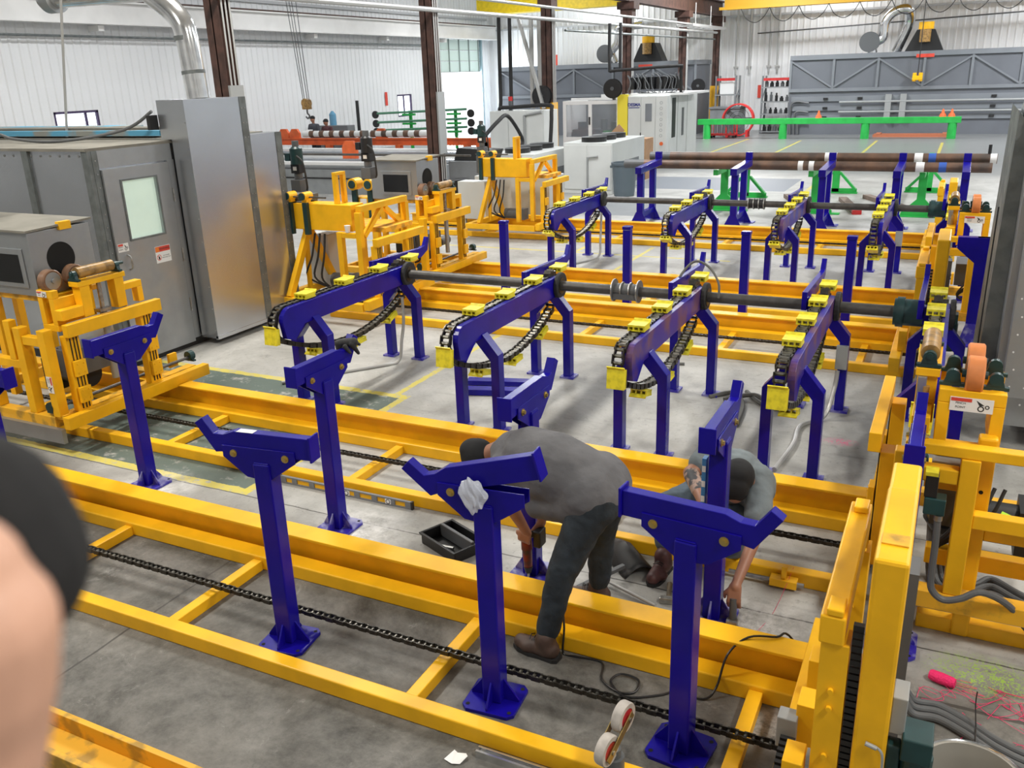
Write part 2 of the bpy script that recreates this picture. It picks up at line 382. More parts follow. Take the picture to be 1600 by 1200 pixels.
def cladding(name, horiz):
    """white corrugated sheet with vertical ribs"""
    m = bpy.data.materials.new(name); m.use_nodes = True; nt = m.node_tree; N = nt.nodes; L = nt.links; b = N['Principled BSDF']
    tc = N.new('ShaderNodeTexCoord'); sep = N.new('ShaderNodeSeparateXYZ'); L.new(tc.outputs['Object'], sep.inputs[0])
    n = N.new('ShaderNodeTexNoise'); n.inputs['Scale'].default_value = 0.5; L.new(tc.outputs['Object'], n.inputs['Vector'])
    mx = N.new('ShaderNodeMix'); mx.data_type = 'RGBA'; mx.inputs[6].default_value = (0.76, 0.77, 0.78, 1); mx.inputs[7].default_value = (0.85, 0.855, 0.86, 1)
    L.new(n.outputs[0], mx.inputs[0]); L.new(mx.outputs[2], b.inputs['Base Color']); b.inputs['Roughness'].default_value = 0.55
    return m
CLAD = cladding('white_corrugated_cladding', True)
def ribbed(name, axis, a0, a1, base, z0, z1, holes=(), sgn=1, pitch=0.30):
    """cladding sheet with real trapezoid ribs; holes = (a0,a1,z0,z1)"""
    mb = MB(); cuts = sorted({a0, a1, *[h[0] for h in holes], *[h[1] for h in holes]})
    n = int((a1-a0)/pitch)
    xs = []
    for k in range(n+1):
        s0 = a0 + k*pitch
        for dx, dp in ((0, 0), (pitch*0.62, 0), (pitch*0.72, 0.03), (pitch*0.9, 0.03)):
            if s0+dx < a1: xs.append((s0+dx, dp))
    for c in cuts: xs.append((c, 0))
    xs = sorted(set(xs))
    for i in range(len(xs)-1):
        (p, dp), (q, dq) = xs[i], xs[i+1]
        if q-p < 1e-5: continue
        mid = (p+q)/2; spans = [(z0, z1)]
        for h in holes:
            if h[0] <= mid <= h[1]:
                new = []
                for s, e in spans:
                    if h[2] > s: new.append((s, min(e, h[2])))
                    if h[3] < e: new.append((max(s, h[3]), e))
                spans = [t for t in new if t[1]-t[0] > 1e-4]
        for s, e in spans:
            def P(a, d, z): return (base + sgn*d, a, z) if axis == 'y' else (a, base + sgn*d, z)
            mb.add([P(p, dp, s), P(q, dq, s), P(q, dq, e), P(p, dp, e)], [(0, 1, 2, 3)])
    return mb.make(name, CLAD)
WIN1, WIN2, DOOR = (18.6, 20.2, 1.35, 2.42), (37.2, 38.5, 1.3, 2.32), (41.3, 45.7, 0.0, 4.9)
wl = ribbed('wall_left', 'y', -3, YB, XL, 0, 8.5, (WIN1, WIN2, DOOR)); struct(wl)
SIDEW = mat('grey_side_wall', (0.48, 0.49, 0.50), 0.7)
wr = MB().box(8, 8.1, -3, YB, 0, 8.5).make('wall_right', SIDEW); struct(wr)
wf = MB().box(XL, 8.1, -3.1, -3, 0, 8.5).make('wall_front', SIDEW); struct(wf)
wb = ribbed('wall_back', 'x', XL, 8, YB, 0, 8.5, (), -1); struct(wb)
# windows of the left wall
for i, wn in enumerate((WIN1, WIN2)):
    f = MB(); y0, y1, z0, z1 = wn
    f.box(XL-0.12, XL+0.0, y0, y1, z1-0.07, z1).box(XL-0.12, XL, y0, y1, z0, z0+0.07).box(XL-0.12, XL, y0, y0+0.07, z0, z1).box(XL-0.12, XL, y1-0.07, y1, z0, z1).box(XL-0.1, XL-0.03, (y0+y1)/2+0.35*(1 if i == 0 else 0)-0.03, (y0+y1)/2+0.35*(1 if i == 0 else 0)+0.04, z0, z1)
    o = f.make('window_%d' % (i+1), mat('dark_purple_frame', (0.05, 0.03, 0.09), 0.5)); struct(o)
    MB().box(XL-0.09, XL-0.08, y0, y1, z0, z1).make('pane', DAY, o)
# sectional door pushed half way up, daylight outside
d = MB()
for k in range(3):
    d.box(XL-0.09, XL-0.04, DOOR[0], DOOR[1], 3.3+k*0.54, 3.3+k*0.54+0.50)
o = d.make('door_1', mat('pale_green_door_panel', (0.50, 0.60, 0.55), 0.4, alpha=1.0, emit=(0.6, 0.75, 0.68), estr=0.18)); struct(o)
g = MB()
for k in range(4): g.box(XL-0.04, XL+0.0, DOOR[0], DOOR[1], 3.27+k*0.54, 3.30+k*0.54)
for k in range(5):
    yy = DOOR[0]+0.05+(DOOR[1]-DOOR[0]-0.1)*k/4; g.box(XL-0.05, XL+0.005, yy-0.03, yy+0.03, 3.3, 4.9)
g.make('door_stiles', mat('grey_green_metal', (0.25, 0.30, 0.28), 0.5), o)
o = MB().box(XL-6, XL-0.3, 38, 50, -0.2, -0.02).make('ground', mat('outdoor_paving', (0.6, 0.6, 0.58), 0.8)); struct(o)
tr = MB().box(XL, XL+0.12, DOOR[0]-0.15, DOOR[0], 0, 4.95).box(XL, XL+0.12, DOOR[1], DOOR[1]+0.15, 0, 4.95).make('trim_1', mat('teal_grey_jamb', (0.25, 0.36, 0.40), 0.5)); struct(tr)
# crane beam along the left wall with its top flange and wall brackets
cb = MB(); X = -23.9
cb.box(X-0.02, X+0.02, 6, 46.6, 4.9, 5.5).box(X-0.16, X+0.16, 6, 46.6, 4.88, 4.93).box(X-0.16, X+0.16, 6, 46.6, 5.5, 5.55)
o = cb.make('crane_beam', CWHITE); tag(o, 'long white crane runway beam running high along the left wall', 'beam')
t = MB().box(X-0.04, X+0.04, 6, 46.6, 5.552, 5.62).make('rail', BROWN, o)
br = MB()
for k in range(6): yy = 15.2+k*5.2; br.box(X-0.5, X-0.06, yy-0.1, yy+0.1, 4.7, 4.87)
br.make('bracket', CWHITE, o)
pb = MB().cyl((-24.2, 6, 4.55), (-24.2, 40, 4.55), 0.035, n=8).make('pipe', GALVF); tag(pb, 'thin grey pipe along the left wall under the white crane beam', 'pipe')
# wall band above (lighter upper cladding) girts
gt = MB().box(XL+0.02, XL+0.14, -2, 46.5, 5.9, 6.0).box(-24.3, 8, YB-0.16, YB-0.06, 5.35, 5.43).make('trim_2', mat('pale_grey_girt', (0.5, 0.51, 0.52), 0.6)); struct(gt)
# ceiling
o = MB().box(XL-0.2, 8, -3, YB+0.2, 8.5, 8.6).make('ceiling', mat('white_roof_sheet', (0.78, 0.79, 0.8), 0.7)); struct(o)

# brown steel columns of the central row
def column(y, label):
    t = thing('steel_column', (-11.3, y, 0), label, 'column', 'brown columns of the central row')
    c = MB(); h = 5.35
    c.box(-0.15, 0.15, -0.15, -0.125, 0, h).box(-0.15, 0.15, 0.125, 0.15, 0, h).box(-0.012, 0.012, -0.15, 0.15, 0, h)
    c.make('shaft', BROWN, t)
    MB().box(-0.32, 0.32, -0.3, 0.3, h-0.25, h-0.002).box(-0.22, 0.22, -0.22, 0.22, h-0.5, h-0.25).make('capital', BROWN, t)
    MB().box(-0.2, 0.2, -0.2, 0.2, 0, 0.03).make('base_plate', BROWN, t)
    cd = MB()
    for k in range(3): cd.cyl((0.19+0.0*k, -0.1+0.09*k, 0.6), (0.19, -0.1+0.09*k, 5.0), 0.016, n=6)
    cd.make('conduit', CONDU, t)
    return t
cols = [(12.0, 'brown steel column beside the silver duct, nearest of the row'), (18.7, 'brown steel column rising behind the caged grey housing'),
        (25.4, 'brown steel column by the light grey chillers with a yellow guard'), (32.5, 'brown steel column behind the hose reel and white machine guard'),
        (39.7, 'brown steel column rising behind the tall light grey cabinet'), (45.6, 'brown steel column with a yellow guard by the far storage rack')]
CT = [column(y, l) for y, l in cols]
for i in (2, 3, 5):
    MB().prism([(-0.2,-0.2),(0.2,-0.2),(0.2,0.2),(-0.2,0.2)], 'z', 0.031, 2.2).make('yellow_guard', mat('guard_yellow', (0.80, 0.42, 0.02), 0.5), CT[i])
for i, zz in ((0, 2.9), (1, 2.6)):
    MB().box(0.20, 0.24, -0.2, 0.12, zz-1.3, zz+0.1).make('guard_plate', BOXG, CT[i])
MB().box(0.241, 0.245, -0.09, 0.0, 2.35, 2.75).make('sign_plate', LABR, CT[0])
rw = MB(); X = -11.3
rw.box(X-0.02, X+0.02, 8, 46.4, 5.4, 6.0).box(X-0.17, X+0.17, 8, 46.4, 5.352, 5.40).box(X-0.17, X+0.17, 8, 46.4, 6.0, 6.05)
o = rw.make('crane_runway', BROWN); tag(o, 'rust brown crane runway beam on top of the central columns', 'beam')
# overhead conduits on the central row
def one(name, mb, m, label, cat, group=None, smooth=False, bevel=0.0, kind=None, loc=None):
    o = mb.make(name, m, None, smooth, bevel)
    if loc is not None: o.location = loc
    return tag(o, label, cat, group, kind)
one('conduit_pipe', MB().cyl((-11.05, 11, 4.42), (-11.05, 44.5, 4.60), 0.055, n=8), CONDU, 'thick silver conduit pipe running overhead along the brown columns, lower one', 'pipe')
one('conduit_pipe', MB().cyl((-10.9, 20, 4.78), (-10.9, 44.5, 4.82), 0.04, n=8), CONDU, 'thin silver conduit pipe running overhead just above the thick one', 'pipe')
one('conduit_pipe', MB().cyl((-11.0, 26, 4.22), (-11.0, 44.0, 4.30), 0.035, n=8), GALVF, 'grey conduit pipe slung under the overhead silver conduits by the far columns', 'pipe')
ct = thing('cable_tray', (-10.9, 41, 4.7), 'grey steel cable tray end hanging beside the last columns', 'cable tray')
m_ = MB()
for k in range(7): m_.box(-0.35, 0.35, -2.6+k*0.9, -2.55+k*0.9, 0, 0.04)
m_.box(-0.36, -0.33, -2.6, 3.2, 0, 0.1).box(0.33, 0.36, -2.6, 3.2, 0, 0.1).make('tray', CONDU, ct)
for yy in (-2, 0.5, 2.8): MB().cyl((0.3, yy, 0.1), (0.3, yy, 0.9), 0.02, n=6).make('hanger', CONDU, ct)
# ================================================================= GUIDE RAILS
def rail_lane(y, x0, x1, ties, label, label2, grp=None, depth=0.83, end_chain=True, cat='rail'):
    """one floor track: front box rail, rear box rail with an I-beam behind it, ties and a drive chain"""
    t = thing('floor_track', (0, y, 0), label, 'track', 'yellow floor tracks')
    MB().box(x0, x1, 0, 0.085, 0, 0.095).make('front_rail', YEL, t, bevel=0.008)
    MB().box(x0, x1, depth, depth+0.12, 0, 0.095).make('rear_rail', YEL, t, bevel=0.008)
    yc = depth+0.165
    ib = MB().box(x0, x1, yc-0.008, yc+0.008, 0.012, 0.235).box(x0, x1, yc-0.075, yc+0.075, 0.235, 0.252).box(x0, x1, depth+0.121, yc+0.075, 0, 0.012)
    ib.make('guide_beam', YEL, t, bevel=0.003)
    for x in ties:
        MB().box(x-0.035, x+0.035, 0.086, depth-0.001, 0, 0.07).make('cross_tie', YEL, t, bevel=0.005)
    # drive chain lying just above the floor
    make_chain('drive_chain', [(x0+0.1, depth*0.52, 0.115), (x1-0.02, depth*0.52, 0.115)], t, 0.038, 0.040, 0.030)
    ch = MB().box(x1-0.06, x1+0.0, depth*0.52-0.05, depth*0.52+0.05, 0.02, 0.16).make('chain_anchor', BLK, t)
    return t
rail_lane(2.92, -9.0, -0.36, (-5.0-1.65, -5.0, -3.81, -2.165, -0.6), 'nearest yellow floor track, between the foreground blue posts', '')
rail_lane(4.90, -9.4, -0.20, (-7.9, -5.93, -3.98, -1.93), 'yellow floor track running behind the two crouching workers', '', depth=0.80)
rail_lane(9.22, -7.4, -0.15, (-5.45, -3.80, -2.15, -0.7), 'yellow floor track just behind the near row of blue chain conveyors', '', depth=0.82)
rail_lane(11.08, -8.6, -0.05, (-6.9, -5.3, -3.6, -1.35), 'yellow floor track behind the bare blue posts', '', depth=0.75)
rail_lane(15.35, -10.6, 0.1, (-8.4, -5.6, -3.6, -2.0), 'farthest yellow floor track, in front of the blue pipe stands', '', depth=0.85)
# ================================================================= BLUE POSTS
def base_plate(t, ang=0.0, m=None, s=1.0):
    m = m or BLU
    p = [(-0.14*s,-0.10*s),(-0.11*s,-0.13*s),(0.11*s,-0.13*s),(0.14*s,-0.10*s),(0.14*s,0.10*s),(0.11*s,0.13*s),(-0.11*s,0.13*s),(-0.14*s,0.10*s)]
    o = MB().prism(p, 'z', 0, 0.02).make('base_plate', m, t, bevel=0.002)
    h = MB()
    for sx in (-1, 1):
        for sy in (-1, 1): h.disc((sx*0.112*s, sy*0.095*s, 0.0212), 0.011, 'z', 12)
    h.make('bolt_holes', HOLE, o)
    return o
def gussets(t, m):
    for k, (dx, dy) in enumerate(((1,0),(-1,0),(0,1),(0,-1))):
        g = MB()
        if dx: g.prism([(dx*0.05, 0.02), (dx*0.13, 0.02), (dx*0.13, 0.032), (dx*0.05, 0.14)], 'y', -0.005, 0.005)
        else: g.prism([(dy*0.05, 0.02), (dy*0.12, 0.02), (dy*0.12, 0.032), (dy*0.05, 0.14)], 'x', -0.005, 0.005)
        g.make('gusset', m, t)
ARM = [(-0.30,1.165),(-0.30,1.285),(0.16,1.285),(0.225,1.262),(0.285,1.262),(0.345,1.345),(0.395,1.312),(0.285,1.155),(0.215,1.165)]
def v_post(loc, rz, label, tilt=0.0, m=BLU, bm_=None, bracket=True, group='blue bracket posts'):
    """blue square post whose head carries a cradle arm bolted between two gusset plates; arm points along local +x"""
    t = thing('bracket_post', loc, label, 'post', group, rz)
    base_plate(t, 0, bm_ or m); gussets(t, bm_ or m)
    MB().box(-0.05, 0.05, -0.05, 0.05, 0.02, 1.12).make('column', m, t, bevel=0.008)
    MB().box(-0.045, 0.045, -0.045, 0.045, 1.1202, 1.126).make('weld_cap', BLU, t, bevel=0.003)
    hp = [(-0.205, 1.205), (0.235, 1.205), (0.235, 1.14), (0.10, 1.035), (-0.03, 1.02), (-0.205, 1.14)]
    for sy in (-1, 1):
        MB().prism(hp, 'y', sy*0.033-0.004, sy*0.033+0.004).make('head_plate', m, t, bevel=0.0015)
    a = MB().prism(ARM, 'y', -0.028, 0.028)
    a.box(-0.312, -0.30, -0.045, 0.045, 1.16, 1.30)
    arm = a.make('cradle_arm', m, t, bevel=0.003)
    for (bx, bz) in (((-0.15, 1.165), (0.165, 1.165)) if not tilt else ((0.165, 1.165),)):
        for sy in (-1, 1):
            b = MB(); b.cyl((bx, sy*0.037, bz), (bx, sy*0.042, bz), 0.021, n=16); b.cyl((bx, sy*0.042, bz), (bx, sy*0.054, bz), 0.013, n=6)
            b.make('bolt', BRASS, t)
    if tilt:
        piv = Vector((0.165, 0, 1.165)); arm.matrix_local = Matrix.Translation(piv) @ Matrix.Rotation(tilt, 4, 'Y') @ Matrix.Translation(-piv)
    return t
v_post((-5.52, 4.40, 0), PI/2, 'blue bracket post standing in front of the left roller carriage', bm_=BLUD)
v_post((-3.66, 4.41, 0), PI/2, 'blue bracket post with a black glove tied on its tip', bm_=BLUD)
v_post((-2.13, 4.40, 0), PI/2, 'blue bracket post being drilled by the bent-over worker', bm_=BLUD)
v_post((-0.975, 4.38, 0), PI/2, 'blue bracket post held plumb by the crouching worker with a blue level', bm_=BLUD)
v_post((-0.03, 4.53, 0), PI/2, 'blue bracket post mostly hidden behind the big yellow lift arm', bm_=BLUD)
v_post((-3.105, 3.21, 0), PI+0.13, 'foreground blue bracket post with a white sticker on its arm')
v_post((-1.80, 3.24, 0), PI+0.08, 'foreground blue bracket post with a plastic bag on its head', tilt=0.27)
v_post((-0.845, 3.28, 0), -0.10, 'foreground blue bracket post nearest the camera, in front of the crouching worker')
v_post((-5.75, 3.42, 0), PI, 'blue bracket post at the left picture edge')
one('sticker', MB().box(-0.05, 0.05, -0.022, 0.022, 0, 0.001), LABW, 'white sticker on the arm of a foreground blue post', 'sticker', loc=(-3.19, 3.192, 1.2865)).rotation_euler = (0, 0, 0.13)
def bare_post(x, y, label, flange=False):
    t = thing('bare_post', (x, y, 0), label, 'post', 'bare blue posts')
    base_plate(t); gussets(t, BLU)
    MB().box(-0.05, 0.05, -0.05, 0.05, 0.02, 1.12).make('column', BLU, t, bevel=0.008)
    MB().box(-0.056, 0.056, -0.056, 0.056, 1.1202, 1.16).make('cap', BLU, t, bevel=0.006)
    return t
bare_post(-5.43, 10.62, 'bare blue post in front of the far left box-beam carriage')
bare_post(-3.67, 10.62, 'bare blue post behind the ribbed drum on the shaft')
bare_post(-2.18, 10.62, 'bare blue post right of the ribbed drum, second from the right carriage')
bare_post(-0.99, 10.62, 'bare blue post nearest the right-hand carriages')
t = thing('bracket_post', (0.34, 10.65, 0), 'tall blue post with a one-sided gusset head beside the grey right-hand booth', 'post', 'blue bracket posts')
base_plate(t, 0, BLUD); MB().box(-0.075, 0.075, -0.05, 0.05, 0.02, 1.2).make('column', BLU, t, bevel=0.006)
MB().prism([(-0.26, 1.2), (0.08, 1.2), (0.08, 1.0), (-0.07, 0.92), (-0.26, 1.08)], 'y', -0.051, 0.051).make('head_plate', BLU, t, bevel=0.003)
MB().prism([(-0.13, 0.02), (0.13, 0.02), (0.075, 0.25), (-0.075, 0.25)], 'y', -0.06, -0.051).make('gusset', BLUD, t)

# ================================================================= BLUE CHAIN CONVEYORS
def conveyor(x, y, label, worn=False, near=True, npad=4, arm=True, group='blue chain conveyors', shaft_r=0.05):
    """origin on the floor below the front end; runs 2.2 m in +y"""
    t = thing('chain_conveyor', (x, y, 0), label, 'conveyor', group)
    bm_ = BLUW if worn else BLU
    prof = []
    for k in range(7):
        a = PI - k*PI/2/6*1.0
        prof.append((0.12+0.12*math.cos(a), 0.94+0.12*math.sin(a)))
    prof += [(2.10, 1.06), (2.2, 1.0), (2.2, 0.90), (2.12, 0.86), (0.30, 0.86), (0.14, 0.74), (0.03, 0.78)]
    MB().prism(prof, 'x', 0.018, 0.07).make('side_beam', bm_, t, bevel=0.003)
    MB().box(-0.065, 0.0175, 0.15, 2.1, 0.90, 1.02).make('chain_guide', BLU, t)
    for (yy, zz, nm) in ((0.46, 0, 'f'), (2.05, 0, 'r')):
        for sx in (-1, 1):
            # legs bend inwards at the top
            p = [(sx*0.145, 0.02), (sx*0.225, 0.02), (sx*0.225, 0.72), (sx*0.075, 0.90), (sx*0.01, 0.90), (sx*0.01, 0.82), (sx*0.145, 0.66)]
            MB().prism(p, 'y', yy-0.05, yy+0.05).make('leg', BLU, t, bevel=0.004)
            MB().box(sx*0.115, sx*0.265, yy-0.075, yy+0.075, 0, 0.02).make('foot_plate', BLUD, t)
    # chain path: over the top, round the nose, hanging return
    cx = -0.030; path = []
    path.append((cx, 2.12, 1.052))
    path += [(cx, 0.12, 1.052)]
    for k in range(1, 7):
        a = PI/2 + k*PI/2/6; path.append((cx, 0.12+0.15*math.cos(a), 0.925+0.127*math.sin(a)))
    path += [(cx, -0.025, 0.83), (cx, 0.02, 0.76)]
    for k in range(1, 11):
        u = k/10; path.append((cx, 0.02+2.08*u, 0.76 - 1.03*u + 0.98*u*u))
    for k in range(0, 7):
        a = -PI/2 + k*PI/6; path.append((cx, 2.12+0.12*math.cos(a), 0.935+0.117*math.sin(a)))
    make_chain('chain', path, t, 0.055, 0.085, 0.05)
    def pad(cy, cz, rot):
        p = MB(); 
        p.box(-0.07, 0.07, -0.075, 0.075, 0.046, 0.062)
        p.prism([(0.075, 0.046), (0.075, 0.062), (0.095, 0.078), (0.10, 0.070)], 'x', -0.07, 0.07)
        p.box(-0.07, 0.07, -0.075, 0.075, 0.012, 0.02)
        for xx in (-0.062, -0.022, 0.022, 0.062): p.box(xx-0.006, xx+0.006, -0.073, 0.07, 0.02, 0.046)
        o = p.make('carrier_pad', PAD, t); o.location = (cx, cy, cz); o.rotation_euler = (rot, 0, 0)
    for k in range(npad): pad(0.46+k*0.615, 1.055, 0)
    pad(*((-0.02, 0.81, PI/2*0.93) if near else (0.06, 0.745, PI-0.5))); 
    pad(0.55, 0.545, PI-0.25); pad(1.20, 0.475, PI+0.05); pad(1.80, 0.58, PI+0.33)
    # drive sprocket on the cross shaft
    s = MB(); R = 0.16
    pts = []
    for k in range(32):
        a = 2*PI*k/32; rr = R if k % 2 else R-0.022; pts.append((1.99+rr*math.cos(a)+0.08, 0.965+rr*math.sin(a)))
    s.prism(pts, 'x', -0.06, 0.010)
    s.cyl((0.071, 2.07, 0.965), (0.12, 2.07, 0.965), 0.085, n=18)
    s.make('sprocket', CHAIN, t)
    s = MB(); s.box(0.0705, 0.10, 1.98, 2.18, 0.86, 1.06); s.cyl((0.0705, 2.08, 0.965), (0.115, 2.08, 0.965), 0.135, n=20)
    s.make('bearing_housing', BLKR, t, bevel=0.01)
    if arm:
        a = MB().prism([(1.72, 1.00), (1.72, 1.16), (2.70, 1.13), (2.80, 1.14), (2.86, 1.235), (2.90, 1.225), (2.86, 1.08), (2.72, 1.02)], 'x', -0.17, -0.125)
        a.box(-0.124, -0.071, 1.76, 1.84, 0.95, 1.1)
        a.make('stop_arm', BLU, t, bevel=0.003)
    return t
near = [(-5.43, 'near row, by the shiny metal booth'), (-3.60, 'near row, with blue trays on the floor behind it'), (-2.10, 'near row, with a grey strap over its pulley end'), (-0.915, 'near row, rust-stained, grey box on its leg'), (-0.0, 'near row, pressed against the right-hand roller carriage')]
for x, l in near: conveyor(x, 6.0, 'blue yellow-padded conveyor, ' + l, worn=x in (-2.10, -0.915))
farc = [(-5.46, 'far row, leftmost beside the far box-beam carriage'), (-3.62, 'far row, second from the far left carriage'), (-2.10, 'far row, just right of the spool on the shaft'), (-0.86, 'far row, in front of the green forked stand'), (0.02, 'far row, half hidden by the far right carriage')]
for x, l in farc: conveyor(x, 12.2, 'blue yellow-padded conveyor, ' + l, worn=x in (-2.10,), near=False)
def shaft(y, x0, x1, xd, label, dl, barrel):
    t = thing('drive_shaft', (0, y, 0.965), label, 'shaft', 'drive shafts')
    MB().cyl((x0, 0, 0), (x1, 0, 0), 0.05, n=24).make('tube', SHAFT, t, smooth=True)
    d = MB()
    if barrel:
        for k in range(4):
            xx = xd-0.13+k*0.085; r = 0.085 if k in (1, 2) else 0.11
            d.cyl((xx-0.006, 0, 0), (xx+0.006, 0, 0), r, n=28)
        d.cyl((xd-0.13, 0, 0), (xd+0.125, 0, 0), 0.07, n=24); d.box(xd-0.13, xd+0.125, -0.085, -0.05, -0.075, -0.02)
    else:
        for k in range(4): xx = xd-0.12+k*0.08; d.cyl((xx-0.006, 0, 0), (xx+0.006, 0, 0), 0.085, n=24)
        d.cyl((xd-0.12, 0, 0), (xd+0.12, 0, 0), 0.075, n=20)
    d.make('coupling_drum', GREYD if barrel else BLK, t)
    rm = MB()
    for k in range(4):
        xx = xd-(0.13 if barrel else 0.12)+k*(0.085 if barrel else 0.08); r = (0.085 if k in (1, 2) else 0.11) if barrel else 0.085
        rm.lathe([(r+0.001, -0.007), (r+0.002, 0.0), (r+0.001, 0.007)], (xx, 0, 0), 'x', 28)
    rm.make('rims', STEEL, t)
    g = MB(); g.cyl((x1-0.38, 0, 0), (x1-0.14, 0, 0), 0.115, n=20); g.cyl((x1-0.36, 0, 0), (x1-0.30, 0, 0), 0.13, n=20); g.make('gearbox', DGRN, t, smooth=True)
    return t
shaft(8.07, -5.30, 0.02, -2.79, 'long dark drive shaft joining the near row of chain conveyors', '', True)
shaft(14.27, -5.30, 0.05, -2.80, 'long dark drive shaft joining the far row of chain conveyors', '', False)
# ================================================================= TROLLEYS ON THE TRACKS
def warning_sticker(parent, c, xdir, ydir, w_=0.13, h_=0.075, head=LABR, words=(('PINCH', 0.02, 0.016), ('POINT', -0.002, 0.016)), sym=True, name='warning_sticker'):
    F = frame_m(c, xdir, ydir)
    o = MB().box(-w_/2, w_/2, -h_/2, h_/2, 0, 0.002).make(name, LABW, parent); o.matrix_local = F
    MB().box(-w_/2+0.004, (0 if sym else w_/2-0.004), h_/2-0.022*h_/0.075, h_/2-0.004, 0.002, 0.003).make('header', head, o)
    for body, yy, sz in words:
        text_mesh('lettering', body, sz*h_/0.075, INK, o, Matrix.Translation(((-w_/4 if sym else 0), (yy-0.014)*h_/0.075, 0.0025)), 0.0003)
    if sym:
        s = MB(); s.lathe([(0.010, 0), (0.016, 0)], (w_*0.22, -h_*0.2, 0.0026), 'z', 14); s.lathe([(0.006, 0), (0.011, 0)], (w_*0.36, -h_*0.05, 0.0026), 'z', 12)
        s.add([(w_*0.10, h_*0.38, 0.0026), (w_*0.30, h_*0.05, 0.0026), (w_*0.18, h_*0.0, 0.0026)], [(0, 1, 2)])
        s.make('symbol', INK, o)
    return o
def pillow(mb, c, ax='y'):
    x, y, z = c
    mb.box(x-0.062, x+0.062, y-0.016, y+0.016, z-0.055, z-0.038); mb.cyl((x, y-0.018, z), (x, y+0.018, z), 0.034, n=16); mb.prism([(x-0.042, z-0.04), (x+0.042, z-0.04), (x+0.028, z+0.01), (x-0.028, z+0.01)], 'y', y-0.015, y+0.015)

def slide_mast(t, s, y, ztop):
    """vertical guide with two sliding shoes"""
    MB().box(s*-0.10, s*-0.02, y-0.065, y+0.065, 0.33, ztop).make('mast', YEL, t, bevel=0.004)
    g = MB()
    for dy in (-0.03, 0.005, 0.035): g.box(s*-0.0195, s*-0.012, y+dy-0.004, y+dy+0.004, 0.36, ztop-0.02)
    g.make('guide_slots', BLK, t)
    for z in (0.42, 0.66):
        sh = MB().box(s*-0.011, s*0.022, y-0.055, y+0.055, z, z+0.14)
        for a in (-0.03, 0.03):
            for b in (0.03, 0.11): sh.cyl((s*0.022, y+a, z+b), (s*0.028, y+a, z+b), 0.007, n=8)
        sh.make('slide_shoe', YEL, t, bevel=0.002)

